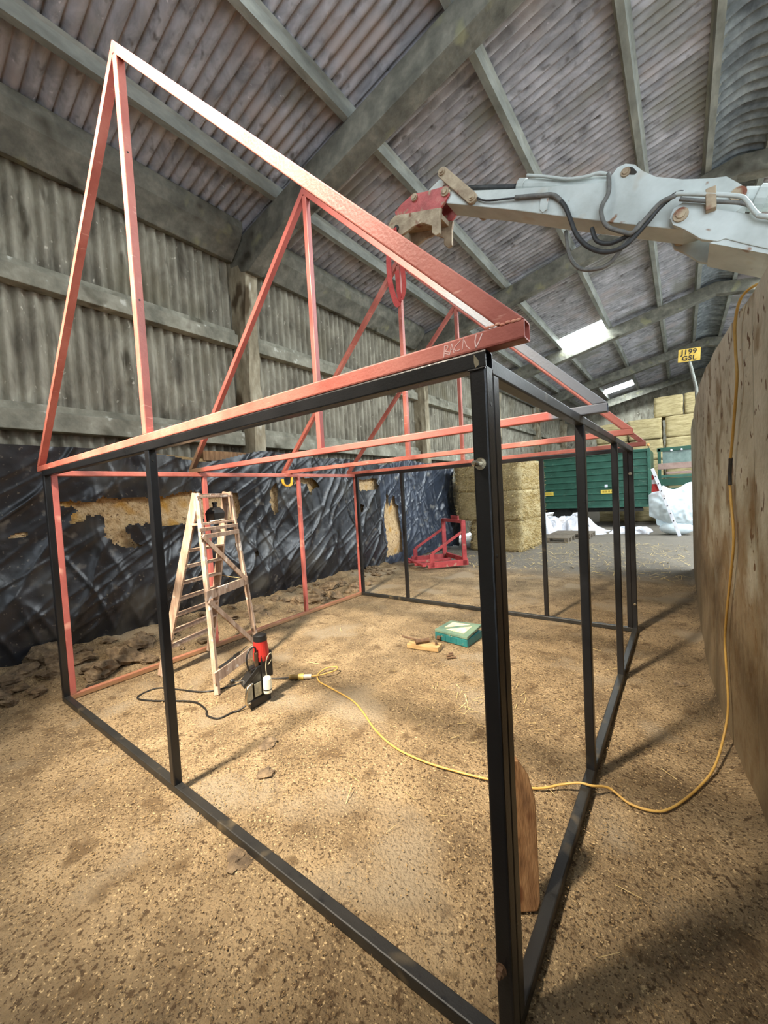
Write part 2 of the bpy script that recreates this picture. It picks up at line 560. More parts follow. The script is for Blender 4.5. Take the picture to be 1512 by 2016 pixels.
TARP = M('white_tarpaulin', [(0.3, (198, 198, 206)), (0.7, (232, 232, 238))], 3, 0.55, spots=[((176, 160, 148), 3, 0.6, 0.14)])
BAG = M('white_woven_bag', [(0.3, (206, 220, 226)), (0.7, (234, 244, 248))], 4, 0.6)
CLOTHR = M('red_cloth', [(0.3, (176, 44, 44)), (0.7, (206, 70, 66))], 8, 0.8)
PALLET = M('grey_pallet_wood', [(0.3, (96, 86, 74)), (0.7, (142, 130, 114))], 8, 0.9, stretch=(1, 4, 4))
FRAMER = M('red_implement_paint', [(0.3, (150, 56, 60)), (0.6, (182, 76, 78)), (0.8, (196, 110, 104))], 6, 0.5, spots=[((170, 140, 120), 8, 0.62, 0.12)])
PLATEY = M('number_plate_yellow', [(0.3, (206, 166, 56)), (0.7, (228, 194, 90))], 12, 0.45)
PLATEB = M('number_plate_black', [(0.3, (30, 24, 16)), (0.7, (44, 36, 26))], 12, 0.5)
SLING = M('red_webbing', [(0.3, (176, 62, 60)), (0.7, (204, 88, 80))], 12, 0.85, bump=0.3, bscale=120)
SKYL = emis('daylit_rooflight', (0.86, 0.96, 1.0), 30)
SKYFILL = emis('added_rooflight_fill', (0.86, 0.95, 1.0), 31)  # fill glow for the rooflights added out of view
SKYN = emis('daylit_rooflight_dull', (0.86, 0.96, 1.0), 9)
DARKM = M('dark_undercarriage', [(0.3, (34, 34, 34)), (0.7, (58, 56, 52))], 8, 0.8)
AMBER = M('amber_lamp', [(0.3, (190, 110, 50)), (0.7, (226, 160, 90))], 12, 0.3)
GLASSG = M('dusty_grey_panel', [(0.3, (86, 104, 98)), (0.7, (120, 136, 128))], 5, 0.35)
BROWNR = M('brown_rail_paint', [(0.3, (126, 100, 90)), (0.7, (156, 130, 118))], 5, 0.7)

# ------------------------------------------------------------------ the barn
EX0, RIDGE, EZ, SL = -5.8, 1.33, 6.30, 0.20         # wall line, ridge line, sheet height at the wall, roof slope
Y0, Y1 = -3.2, 27.6


def roof_z(x):
    return EZ + SL * ((x if x < RIDGE else 2 * RIDGE - x) - EX0)


# floor
nx, ny = 190, 380
gx = np.linspace(-6.2, 9.0, nx)
gy = np.linspace(Y0, Y1, ny)
X, Y = np.meshgrid(gx, gy, indexing='ij')
Z = 0.006 * fbm(X * 1.7, Y * 1.7, 3, 3) - 0.006
floor = grid_mesh('floor', np.stack([X, Y, Z], -1), FLOORM, kind='structure',
                  label='tan dirt floor strewn with wood shavings')


# loose shavings on the near floor
def flakes(n, xr, yr, smin, smax, seed, name, parent, mat, zmax=0.012, aspect=(1.5, 4.0), dens=None):
    r = np.random.RandomState(seed)
    x = r.uniform(*xr, n)
    y = r.uniform(*yr, n)
    if dens is not None:
        k = r.uniform(0, 1, n) < dens(x, y)
        x, y = x[k], y[k]
        n = len(x)
    a = r.uniform(0, 2 * np.pi, n)
    L = r.uniform(smin, smax, n)
    Wd = L / r.uniform(*aspect, n)
    t1 = r.uniform(-0.45, 0.45, n)
    t2 = r.uniform(-0.45, 0.45, n)
    z = r.uniform(0.001, zmax, n)
    d = np.stack([np.cos(a), np.sin(a), t1], -1)
    e = np.stack([-np.sin(a), np.cos(a), t2], -1)
    c = np.stack([x, y, z], -1)
    Lq, Wq = L[:, None] / 2, Wd[:, None] / 2
    V = np.stack([c - d * Lq - e * Wq, c + d * Lq - e * Wq, c + d * Lq + e * Wq, c - d * Lq + e * Wq], 1)
    V[..., 2] = np.maximum(V[..., 2], 0.0)
    return quads_mesh(name, V, mat, parent, kind='stuff')


def flake_dens(x, y):
    return np.clip(0.5 + 0.55 * fbm(x * 1.3, y * 1.3, 21, 3), 0.08, 1.0)


flakes(150000, (-5.0, 0.72), (-1.6, 5.2), 0.003, 0.011, 5, 'wood_shavings', floor, FLAKE, dens=flake_dens)
flakes(18000, (-5.0, 0.7), (-1.5, 5.0), 0.003, 0.008, 8, 'dark_chips', floor, CLOD, dens=flake_dens, aspect=(1.0, 2.6))
flakes(320, (-4.2, 0.4), (0.3, 8.5), 0.03, 0.12, 6, 'loose_straw', floor, STRAW, aspect=(22, 40), zmax=0.015)
flakes(420, (-1.6, -0.4), (1.3, 2.6), 0.02, 0.09, 9, 'straw_litter', floor, STRAW, aspect=(14, 30), zmax=0.012,
       dens=lambda x, y: np.exp(-((x + 0.95) ** 2 + (y - 1.9) ** 2) / 0.12))
flakes(2500, (-5.0, 0.5), (7.2, 12), 0.02, 0.16, 10, 'yard_litter', floor, STRAW, aspect=(8, 24), zmax=0.02)


# corrugated sheets: pitch 0.146, seven corrugations
def corr_sheet(name, length, mat, pitch=0.146, n=7, amp=0.027, rows=2, bend=None, cusp=0.0):
    k = n * 8 + 5 if 'rooflight' not in mat.name else n * 2 + 1
    v = np.linspace(-(n * pitch / 2 + pitch / 4), n * pitch / 2 + pitch / 4, k)
    w = (1 - cusp) * amp * np.cos(2 * np.pi * v / pitch) + cusp * amp * (1 - 2 * np.abs(np.sin(np.pi * v / pitch)) ** 0.75)
    u = np.linspace(0, length, rows)
    U, V = np.meshgrid(u, v, indexing='ij')
    Wd = np.broadcast_to(w, U.shape).copy()
    if bend:
        bx, bz = bend(U)
        P = np.stack([bx, V, bz + Wd], -1)
    else:
        P = np.stack([U, V, Wd], -1)
    return grid_mesh(name, P, mat)


PW = 7 * 0.146
ang = math.atan(SL)
ceiling = empty('ceiling', (0, 0, 0), kind='structure', label='grey corrugated cement roof on concrete purlins and portal frames')
rows_l = [(-6.1, -2.93), (-3.05, 0.0), (-0.12, 1.22)]
nsheet = int((Y1 - Y0) / PW) + 1
for ri, (xa, xb) in enumerate(rows_l):
    ln = (xb - xa) / math.cos(ang)
    src = corr_sheet('roof_sheet', ln, ROOFM, amp=0.044, cusp=1.0)
    for side in (0, 1):
        for i in range(nsheet):
            y = Y0 + PW * (i + 0.5)
            z = roof_z(xa) + 0.012 * ri + RND.uniform(-0.006, 0.006)
            if side == 0:
                mt = Matrix.Translation((xa, y, z)) @ Matrix.Rotation(-ang, 4, 'Y')
            else:
                mt = Matrix.Translation((2 * RIDGE - xa, y, z)) @ Matrix.Rotation(math.pi, 4, 'Z') @ Matrix.Rotation(-ang, 4, 'Y')
            mt = mt @ Matrix.Rotation(RND.uniform(-0.003, 0.003), 4, 'X')
            if i == 0 and side == 0:
                src.parent = ceiling
                src.matrix_local = mt
            else:
                link_copy(src, mt, ceiling)


def ridge_bend(U):
    t = U / 1.0 * 2 - 1
    return t * 0.40, 0.03 - 0.13 * np.abs(t) ** 1.6


src = corr_sheet('ridge_piece', 1.0, RIDGEM, n=5, pitch=0.2044, amp=0.055, rows=11, bend=ridge_bend)
for i in range(nsheet):
    mt = Matrix.Translation((RIDGE, Y0 + PW * (i + 0.5), roof_z(RIDGE) - 0.09 + RND.uniform(-0.01, 0.01)))
    if i == 0:
        src.parent = ceiling
        src.matrix_local = mt
    else:
        link_copy(src, mt, ceiling)

# purlins
for x in (-4.5, -3.0, -1.5, -0.05, 0.92, 1.75, 2.7, 4.2, 5.7, 7.2):
    zt = roof_z(x) - 0.045
    mb = MB()
    mb.prism([(x - 0.045, zt - 0.17), (x + 0.045, zt - 0.17), (x + 0.06, zt - 0.03), (x + 0.09, zt), (x - 0.09, zt), (x - 0.06, zt - 0.03)], Y0, Y1)
    mb.build('purlin', PURLIN, ceiling)
# portal frames
BAYS = [3.28 + 5.8 * k for k in range(-1, 5)]
for yb in BAYS:
    mb = MB()

    def rz(x, d):
        return EZ + SL * (x - EX0) - d
    mb.prism([(-5.75, rz(-5.75, 0.62)), (-5.25, rz(-5.25, 0.86)), (-4.3, rz(-4.3, 0.66)), (RIDGE, rz(RIDGE, 0.56)), (2 * RIDGE + 4.3, rz(-4.3, 0.66)), (8.41, rz(-5.75, 0.62)),
              (8.41, rz(-5.75, 0.22)), (RIDGE, rz(RIDGE, 0.22)), (-5.75, rz(-5.75, 0.22))], yb - 0.14, yb + 0.14)
    mb.build('rafter', RAFTER, ceiling, bevel=0.02)

# rooflights between the second and third purlin
for k, (ya, yc, pts) in enumerate(((14.25, 15.35, 0), (24.3, 25.4, 0), (0.1, 1.2, 0))):
    s_ = corr_sheet('window_%d' % (k + 1), 1.32 / math.cos(ang), SKYL if k < 2 else SKYN, n=7, amp=0.02)
    s_.matrix_local = Matrix.Translation((-2.93, (ya + yc) / 2, roof_z(-2.93) - 0.065)) @ Matrix.Rotation(-ang, 4, 'Y')
    tag(s_, kind='structure', label=('bright rooflight sheet between purlins, larger of the two in view', 'bright rooflight sheet above the far hay bales, smaller of the two', 'rooflight sheet above the nearest truss')[k])

for k, yy in enumerate((5.2, 9.8, 15.0)):  # added rooflights, out of view, to light the underside of the left slope
    s_ = corr_sheet('window_%d' % (k + 4), 2.6 / math.cos(ang), SKYFILL, n=14, amp=0.02)
    s_.matrix_local = Matrix.Translation((5.6, yy, roof_z(5.6) - 0.07)) @ Matrix.Rotation(math.pi, 4, 'Z') @ Matrix.Rotation(-ang, 4, 'Y')
    tag(s_, kind='structure', label='rooflight sheet in the far roof slope beyond the partition')

# left wall: corrugated sheets, rails, posts
wall_left = empty('wall_left', (EX0, 0, 0), kind='structure', label='corrugated cement wall with concrete rails and spalled posts')
for ri, (za, zb) in enumerate(((0.2, 3.05), (2.95, 6.32))):
    src = corr_sheet('wall_sheet', zb - za, WALLM, amp=0.042, cusp=0.6)
    for i in range(nsheet):
        mt = Matrix.Translation((-0.02 + 0.014 * ri + RND.uniform(-0.005, 0.005), Y0 + PW * (i + 0.5), za)) @ Matrix.Rotation(-math.pi / 2, 4, 'Y')
        if i == 0:
            src.parent = wall_left
            src.matrix_local = mt
        else:
            link_copy(src, mt, wall_left)
for bi, yb in enumerate(BAYS):
    mb = MB()
    n = 26
    vs, fs = [], []
    for i in range(n + 1):
        z = 0.2 + (6.0 - 0.2) * i / n if i < n else 6.0
        wx = 0.18 + 0.02 * noise.noise(Vector((yb, z * 1.7, 0))) + (0.14 * max(0, (z - 5.1)) if z > 5.1 else 0)
        wy = 0.15 + 0.025 * noise.noise(Vector((yb + 9, z * 2.1, 3)))
        c = Vector((-5.60 + 0.02 * noise.noise(Vector((z, yb, 5))), yb + 0.02 * noise.noise(Vector((z * 1.3, yb, 8))), z))
        for a, b in ((-1, -1), (0.3, -1), (1, -0.75), (1, 0.7), (0.4, 1), (-1, 1)):
            j = noise.noise(Vector((a * 3 + z * 3, b * 3, yb))) * 0.018
            vs.append(c + Vector((a * wx + j, b * wy + j, 0)))
    for i in range(n):
        for k in range(6):
            q = (k + 1) % 6
            fs.append((i * 6 + k, i * 6 + q, (i + 1) * 6 + q, (i + 1) * 6 + k))
    fs += [tuple(range(6))[::-1], tuple(n * 6 + k for k in range(6))]
    mb.add(vs, fs).build('post', POSTM, wall_left)
for bi in range(len(BAYS)):
    ya = BAYS[bi] + 0.17
    yc = (BAYS[bi + 1] - 0.17) if bi + 1 < len(BAYS) else Y1
    for (z0, z1) in ((4.40, 4.60), (2.72, 2.95)):
        mb = MB()
        mb.prism([(-5.77, z0), (-5.60, z0), (-5.60, z1), (-5.67, z1 + 0.015), (-5.68, z1 + 0.10), (-5.77, z1 + 0.10)], ya, yc)
        mb.build('rail', CONC, wall_left, bevel=0.012)
    mb = MB()
    mb.prism([(-5.77, 5.86), (-5.62, 5.82), (-5.34, 6.06), (-5.27, 6.20), (-5.27, 6.33), (-5.77, 6.24)], ya, yc)
    mb.build('eaves_beam', RAFTER, wall_left, bevel=0.015)

# far gable wall and right-hand wall with its wide doorway
MB().prism([(-5.9, 0), (8.6, 0), (8.6, 6.3), (RIDGE, 7.72), (-5.9, 6.3)], Y1, Y1 + 0.1).build('wall_back', WALLM, kind='structure', label='dim gable wall at the far end of the barn')
MB().prism([(-5.9, 0), (0.9, 0), (0.9, 7.6), (-5.9, 6.3)], Y0 - 0.1, Y0).build('wall_front', WALLM, kind='structure', label='unseen gable wall behind the viewer, closed to keep the near floor dim')  # unseen wall, shaped to shade the near floor and admit light beyond the partition
mb = MB()
mb.box((8.46, Y0, 0), (8.56, 9.5, 6.3)).box((8.46, 17.5, 0), (8.56, Y1, 6.3)).box((8.46, 9.5, 4.9), (8.56, 17.5, 6.3))
mb.build('wall_right', WALLM, kind='structure', label='side wall of the barn beyond the partition, with a wide doorway')

# concrete partition on the right
wall_part = empty('wall_partition', (0.6, 2.9, 0), kind='structure', label='cream stained precast concrete partition wall')


def wx(y):
    return 0.6 + 0.0833 * (2.9 - y) if y < 2.9 else (0.6 - 0.03 * (y - 2.9) if y < 4.1 else 0.564)


WH = 2.64
for (ya, yb_) in ((-3.2, -0.55), (-0.55, 1.65), (1.65, 2.9), (2.9, 4.1), (4.1, 6.3), (6.3, 8.5)):
    mb = MB()
    g = 0.004
    a, b = ya + g, yb_ - g
    ns = 6
    pr = []
    vs, fs = [], []
    for i in range(ns + 1):
        y = a + (b - a) * i / ns
        x = wx(y)
        e = 0.012 if i in (0, ns) else 0.0
        for (dx, z) in ((e, 0), (e, WH - 0.02), (0.02, WH), (0.14, WH), (0.15, WH - 0.02), (0.15, 0)):
            vs.append((x + dx, y, z))
    for i in range(ns):
        for k in range(6):
            q = (k + 1) % 6
            fs.append((i * 6 + k, i * 6 + q, (i + 1) * 6 + q, (i + 1) * 6 + k))
    fs += [tuple(range(6)), tuple(ns * 6 + k for k in range(6))[::-1]]
    mb.add(vs, fs).build('panel', PANELM, wall_part)

# dirt banked against the partition foot
n, m = 90, 12
ys = np.linspace(-1.6, 8.4, n)
P = np.zeros((n, m, 3))
for i, y in enumerate(ys):
    w_ = 0.05 + 0.06 * abs(noise.noise(Vector((y * 1.3, 4, 0)))) + 0.10 * math.exp(-((y - 1.6) / 0.5) ** 2)
    hgt = 0.04 + 0.05 * abs(noise.noise(Vector((y * 2.1, 0, 1))))
    for k in range(m):
        t = k / (m - 1)
        P[i, k] = (wx(y) + 0.01 - w_ * t, y, hgt * (1 - t) ** 1.6 + 0.006 * noise.noise(Vector((y * 14, t * 5, 2))) * (1 - t) - 0.006 * t)
grid_mesh('dirt_bank', P, FLOORM, kind='stuff', label='dirt and shavings banked along the foot of the concrete partition', cat='dirt')

# ------------------------------------------------------------------ the steel shed frame
S, W, D, H = 0.05, 4.202, 4.306, 2.128
HS = S / 2


def bar(name, p0, p1, mat, parent, up=(0, 1, 0)):
    return MB().rhs(p0, p1, S, S, up).build(name, mat, parent, smooth=False)


def bolt(parent, p, d, L=0.05, r=0.011, mat=CHROME):
    p = Vector(p)
    d = Vector(d).normalized()
    mb = MB()
    mb.tube([p, p + d * (L - 0.003), p + d * L], [r * 0.8, r * 0.8, r * 0.55], 10)
    mb.tube([p + d * 0.004, p + d * 0.018], r * 1.35, 6)
    mb.tube([p, p + d * 0.004], r * 1.7, 14)
    return mb.build('bolt', mat, parent, label='bright zinc bolt')


def holes(parent, pts, d):
    d = Vector(d)
    for p in pts:
        p = Vector(p)
        MB().tube([p - d * 0.002, p + d * 0.0012], 0.0055, 8).build('bolt_hole', PLATEB, parent)


front = empty('steel_wall_panel', (-W / 2, HS, 0), label='black steel wall panel with base rail crossing the near floor', cat='steel frame', group='welded wall panels of the shed frame')
bar('top_rail', (-W, HS, H - HS), (0, HS, H - HS), BLACK, front)
bar('bottom_rail', (-W, HS, HS), (0, HS, HS), BLACK_BASE, front)
for x in (-W + HS, -2.122 + HS, -HS):
    bar('post', (x, HS, S), (x, HS, H - S), BLACK, front)
bolt(front, (-0.027, 0.0, 1.815), (0, -1, 0), 0.05, 0.010)
bolt(front, (-0.032, 0.0, 0.315), (0, -1, 0), 0.03, 0.010, IRON)
bolt(front, (-W, HS, 1.795), (-1, 0, 0), 0.09, 0.006)
bolt(front, (-W, HS, 0.36), (-1, 0, 0), 0.03, 0.010)
holes(front, [(-2.07, HS, 2.02), (0.0, HS, 1.98), (0.0, HS, 1.55)], (1, 0, 0))
mb = MB()
mb.tube(smooth_pts([(-0.052, -0.001, H - S), (-0.03, -0.002, H - S - 0.002), (-0.001, -0.001, H - S)]), 0.0035, 6)
mb.build('weld_bead', BLACK, front)
MB().prism([(-0.033, H - 0.008), (-0.020, H - 0.028), (-0.019, H - 0.040), (-0.030, H - 0.046), (-0.034, H - 0.03)], -0.0012, 0.0005).build('ground_patch', CHROME, front)

xo = -0.016
right = empty('steel_wall_panel', (xo - HS, D / 2, 0), label='black steel wall panel running beside the concrete partition', cat='steel frame', group='welded wall panels of the shed frame')
yb0 = 0.092
bar('top_rail', (xo - HS, yb0, H - HS), (xo - HS, D, H - HS), BLACK_SCUFF, right, (1, 0, 0))
bar('bottom_rail', (xo - HS, yb0, HS), (xo - HS, D, HS), BLACK_BASE, right, (1, 0, 0))
for y in (yb0 + HS, 1.455 + HS, 2.90 + HS, D - HS):
    bar('post', (xo - HS, y, S), (xo - HS, y, H - S), BLACK, right)
bolt(right, (xo - 0.03, D - S, 1.83), (0, -1, 0), 0.02, 0.010)
bolt(right, (xo - 0.02, D - S, 0.33), (0, -1, 0), 0.02, 0.008)

back = empty('steel_wall_panel', (-W / 2, D - HS, 0), label='black steel wall panel at the far side of the frame, in front of the red pallet-fork carriage', cat='steel frame', group='welded wall panels of the shed frame')
bar('top_rail', (-W + S, D - HS, H - HS), (xo - S, D - HS, H - HS), BLACK, back)
bar('bottom_rail', (-W + S, D - HS, HS), (xo - S, D - HS, HS), BLACK_BASE, back)
for x in (-W + S + HS, -3.185, -1.02, xo - S - HS):
    bar('post', (x, D - HS, S), (x, D - HS, H - S), BLACK, back)

left = empty('steel_wall_panel', (-W + HS, D / 2, 0), label='red primed steel wall panel beside the black plastic sheeting', cat='steel frame', group='welded wall panels of the shed frame')
bar('top_rail', (-W + HS, S, H - HS), (-W + HS, D, H - HS), RED, left, (1, 0, 0))
bar('bottom_rail', (-W + HS, S, HS), (-W + HS, D, HS), RED_DUSTY, left, (1, 0, 0))
for y in (S + HS, 1.49 + HS, 2.96 + HS, D - HS):
    bar('post', (-W + HS, y, S), (-W + HS, y, H - S), RED_DUSTY, left)

XE, XL = 0.107, -4.339
XC = (XE + XL) / 2
T_Z0, T_Z1 = H, H + S
APEX = T_Z1 + (XE - XC)
TR = [(0.0, RED, 'nearest red gable truss with chalk writing on its bottom chord'),
      (1.42, RED_BARE, 'second red gable truss with bare grey steel at its rafter foot'),
      (2.82, RED, 'third red gable truss, the one with the lifting sling round its apex'),
      (D - S, RED, 'farthest red gable truss, above the black far panel')]
trusses = []
for y0, mt, lab in TR:
    t = empty('roof_truss', (XC, y0 + HS, H), label=lab, cat='roof truss', group='red gable trusses on the shed frame')
    trusses.append(t)
    MB().rhs((XL, y0 + HS, H + HS), (XE, y0 + HS, H + HS), S, S, (0, 1, 0)).build('bottom_chord', RED_BARE_C if mt is RED_BARE else mt, t)
    v = S * math.sqrt(2)
    MB().prism([(XE, T_Z1), (XC, APEX), (XC, APEX - v), (XE - v, T_Z1)], y0, y0 + S).build('rafter', mt, t, bevel=0.004)
    MB().prism([(XL, T_Z1), (XL + v, T_Z1), (XC, APEX - v), (XC, APEX)], y0, y0 + S).build('rafter', mt, t, bevel=0.004)
    MB().rhs((XC + 0.01, y0 + HS, T_Z1), (XC + 0.01, y0 + HS, APEX - v - 0.012), S * 0.98, S * 0.98, (0, 1, 0)).build('king_post', mt, t)
holes(trusses[0], [(XC + 0.01 + HS, HS, z) for z in (2.95, 3.78)], (1, 0, 0))
mb = MB()
for k in range(7):
    mb.ball((0.093 - 0.014 * k, 0.0, T_Z1 + 0.002 + RND.uniform(-0.003, 0.003)), 0.006, 6, 4, (1.4, 0.6, 0.7))
mb.build('weld_bead', WELD, trusses[0])
# chalk: BACK and a tick
STROKES = [[(-0.122, 2.167), (-0.126, 2.134)], [(-0.122, 2.167), (-0.112, 2.165), (-0.111, 2.159), (-0.121, 2.15), (-0.108, 2.145), (-0.11, 2.139), (-0.124, 2.146)],
           [(-0.107, 2.137), (-0.099, 2.168), (-0.093, 2.139)], [(-0.104, 2.150), (-0.095, 2.151)], [(-0.071, 2.169), (-0.089, 2.156), (-0.092, 2.148), (-0.084, 2.142), (-0.074, 2.144)],
           [(-0.062, 2.172), (-0.067, 2.142)], [(-0.063, 2.17), (-0.058, 2.162), (-0.053, 2.147), (-0.043, 2.137)], [(-0.023, 2.172), (-0.028, 2.154), (-0.026, 2.136)], [(-0.006, 2.17), (-0.015, 2.153), (-0.026, 2.136)]]
mb = MB()
for si, st in enumerate(STROKES):
    wd = 0.0009 if si < 7 else 0.0016
    for (xa, za), (xb, zb) in zip(st, st[1:]):
        dx, dz = xb - xa, zb - za
        L = math.hypot(dx, dz)
        nxv, nzv = -dz / L * wd, dx / L * wd
        mb.prism([(xa + nxv, za + nzv), (xb + nxv, zb + nzv), (xb - nxv, zb - nzv), (xa - nxv, za - nzv)], -0.0011, 0.0004)
mb.build('chalk_lettering', CHALK, trusses[0], label='chalk word BACK and a tick')

# lifting sling round the third apex
mb = MB()
yc = 2.845


def ribbon(mb, pts, w, th=0.006, ydir=(0, 1, 0)):
    pts = smooth_pts(pts, 6)
    vs, fs = [], []
    n = len(pts)
    for i, p in enumerate(pts):
        d = (pts[min(i + 1, n - 1)] - pts[max(i - 1, 0)]).normalized()
        sd = Vector(ydir)
        sd = (sd - d * sd.dot(d)).normalized()
        nn = d.cross(sd)
        for a, b in ((-1, -1), (1, -1), (1, 1), (-1, 1)):
            vs.append(p + sd * (a * w / 2) + nn * (b * th / 2))
    for i in range(n - 1):
        for k in range(4):
            q = (k + 1) % 4
            fs.append((i * 4 + k, i * 4 + q, (i + 1) * 4 + q, (i + 1) * 4 + k))
    fs += [(0, 1, 2, 3), tuple((n - 1) * 4 + k for k in (3, 2, 1, 0))]
    return mb.add(vs, fs)


ribbon(mb, [(-2.15, yc - 0.03, 4.74), (-2.19, yc - 0.045, 4.55), (-2.205, yc - 0.05, 4.32), (-2.19, yc - 0.05, 4.1), (-2.13, yc - 0.04, 3.89), (-2.10, yc - 0.03, 3.93)], 0.06, ydir=(1, 0.3, 0))
ribbon(mb, [(-2.13, yc - 0.01, 4.74), (-2.09, yc - 0.05, 4.5), (-2.03, yc - 0.055, 4.28), (-2.01, yc - 0.055, 4.05), (-2.05, yc - 0.05, 3.93), (-2.09, yc - 0.045, 3.99), (-2.10, yc - 0.05, 4.25)], 0.06, ydir=(1, -0.2, 0))
ribbon(mb, [(-2.16, yc + 0.03, 4.74), (-2.14, yc + 0.055, 4.45), (-2.12, yc + 0.055, 4.2), (-2.11, yc + 0.05, 4.02)], 0.06, ydir=(1, 0, 0))
mb.build('lifting_sling', SLING, label='red webbing sling hanging from the digger hitch round a truss apex', cat='sling')

# yellow clamp on the left top rail
cl = empty('hand_clamp', (-4.25, 2.78, 1.97), label='yellow C-shaped clamp hanging on the red top rail', cat='clamp')
mb = MB()
ribbon(mb, [(-4.16, 2.68, 2.05), (-4.16, 2.69, 1.99), (-4.165, 2.735, 1.955), (-4.17, 2.80, 1.955), (-4.17, 2.85, 1.985), (-4.17, 2.855, 2.09)], 0.022, 0.028, (1, 0, 0))
mb.build('clamp_frame', YCLAMP, cl)
MB().tube([(-4.165, 2.78, 1.955), (-4.165, 2.78, 1.90)], 0.009, 8).build('clamp_screw', STEEL, cl)

# ------------------------------------------------------------------ digger arm over the partition
arm = empty('digger_arm', (0.6, 3.05, 3.4), label='pale grey excavator boom and dipper reaching over the partition to lift the frame', cat='excavator')
stick = [(-1.516, 4.92), (-0.873, 4.629), (-0.592, 4.51), (-0.057, 4.29), (0.001, 4.324), (0.043, 4.364), (0.101, 4.362), (0.164, 4.321), (0.218, 4.242), (0.304, 4.154), (0.474, 4.05), (0.64, 3.974), (0.727, 3.945), (0.809, 3.847), (0.852, 3.769), (0.84, 3.704), (0.785, 3.668), (0.636, 3.659), (0.468, 3.668), (0.289, 3.768), (-0.028, 3.947), (-0.426, 4.175), (-0.881, 4.441), (-1.534, 4.803)]
st = MB().prism(stick, 2.95, 3.20).build('dipper', DIGGER, arm, bevel=0.008)
MB().prism([(0.115, 4.325), (0.150, 4.300), (0.178, 4.250), (0.160, 4.240), (0.120, 4.262)], 2.944, 2.952).build('slot', PLATEB, st)
MB().tube([(-0.764, 3.06, 4.655), (0.02, 3.06, 4.29)], 0.062, 16).tube([(-0.80, 3.06, 4.672), (-0.74, 3.06, 4.644)], 0.070, 16).build('bucket_cylinder', DIGGER, arm, smooth=False)
MB().tube([(-1.47, 3.06, 4.985), (-0.77, 3.06, 4.66)], 0.026, 12).build('cylinder_rod', RUBBER, arm, smooth=True)
MB().tube(smooth_pts([(-0.70, 2.985, 4.69), (-0.55, 2.978, 4.60), (-0.35, 2.975, 4.475), (-0.2, 2.975, 4.42), (-0.10, 2.975, 4.40), (-0.02, 2.975, 4.345)]), 0.014, 8).build('hydraulic_pipe', DIGGER, arm, smooth=True)


def link(p, q, w, y0, y1, mat, name):
    (xa, za), (xb, zb) = p, q
    d = Vector((xb - xa, zb - za)).normalized()
    nn = Vector((-d.y, d.x)) * w
    poly = []
    for c, s0 in (((xa, za), 90), ((xb, zb), -90)):
        a0 = math.degrees(math.atan2(d.y, d.x)) + s0
        for k in range(7):
            a = math.radians(a0 + 180 * k / 6)
            poly.append((c[0] + w * math.cos(a), c[1] + w * math.sin(a)))
    return MB().prism(poly, y0, y1).build(name, mat, arm, bevel=0.006)


link((-1.54, 5.10), (-1.225, 4.69), 0.052, 2.90, 2.94, DIGGER_RUST, 'tipping_link')
link((-1.54, 5.10), (-1.225, 4.69), 0.052, 3.21, 3.25, DIGGER_RUST, 'tipping_link')
link((-1.54, 5.09), (-1.86, 4.98), 0.05, 2.99, 3.16, DIGGER, 'hitch_link')
MB().prism([(-1.921, 5.077), (-1.773, 5.027), (-1.607, 4.985), (-1.50, 4.96), (-1.48, 4.86), (-1.55, 4.80), (-1.593, 4.772), (-1.914, 4.865), (-2.165, 4.945), (-2.176, 4.995), (-2.074, 5.039)], 2.93, 2.96).build('hitch_plate', HITCH_RED, arm, bevel=0.005)
MB().prism([(-1.921, 5.077), (-1.773, 5.027), (-1.607, 4.985), (-1.50, 4.96), (-1.48, 4.86), (-1.55, 4.80), (-1.593, 4.772), (-1.914, 4.865), (-2.165, 4.945), (-2.176, 4.995), (-2.074, 5.039)], 3.19, 3.22).build('hitch_plate', HITCH_RED, arm, bevel=0.005)
hl = [(-2.165, 4.945), (-1.581, 4.767), (-1.598, 4.685), (-1.607, 4.515), (-1.657, 4.504), (-1.705, 4.556), (-1.70, 4.629), (-1.824, 4.716), (-1.943, 4.724), (-2.047, 4.701), (-2.145, 4.698), (-2.248, 4.786), (-2.279, 4.869), (-2.224, 4.925)]
hk = MB().prism(hl, 2.92, 2.955).build('hitch_jaw', DIGGER_RUST, arm, bevel=0.005)
MB().prism(hl, 3.195, 3.23).build('hitch_jaw', DIGGER_RUST, arm, bevel=0.005)
MB().prism([(-2.16, 4.93), (-1.62, 4.77), (-1.63, 4.72), (-2.15, 4.86)], 2.955, 3.195).build('hitch_body', DIGGER_RUST, arm, bevel=0.005)
MB().tube([(-2.15, 2.915, 4.79), (-2.15, 2.9, 4.79)], 0.032, 12).build('jaw_eye', PLATEB, hk)
mb = MB()
ribbon(mb, [(-2.25, 2.99, 4.85), (-2.25, 2.95, 4.78), (-2.2, 2.9, 4.74), (-2.15, 2.86, 4.74)], 0.03, 0.02, (0, 0, 1))
mb.build('lifting_shackle', STEEL, arm)
for (x, z, r, y) in ((-1.54, 5.10, 0.036, 2.885), (-1.527, 4.905, 0.046, 2.915), (-1.225, 4.69, 0.032, 2.885), (0.098, 4.287, 0.035, 2.935), (0.79, 3.78, 0.048, 2.93), (0.453, 3.74, 0.05, 2.845), (-1.90, 5.02, 0.038, 2.91)):
    mb = MB()
    mb.tube([(x, y, z), (x, 3.25, z)], r, 16)
    mb.tube([(x, y - 0.012, z), (x, y + 0.004, z)], r * 0.62, 8)
    mb.build('pivot_pin', DIGGER_RUST, arm)
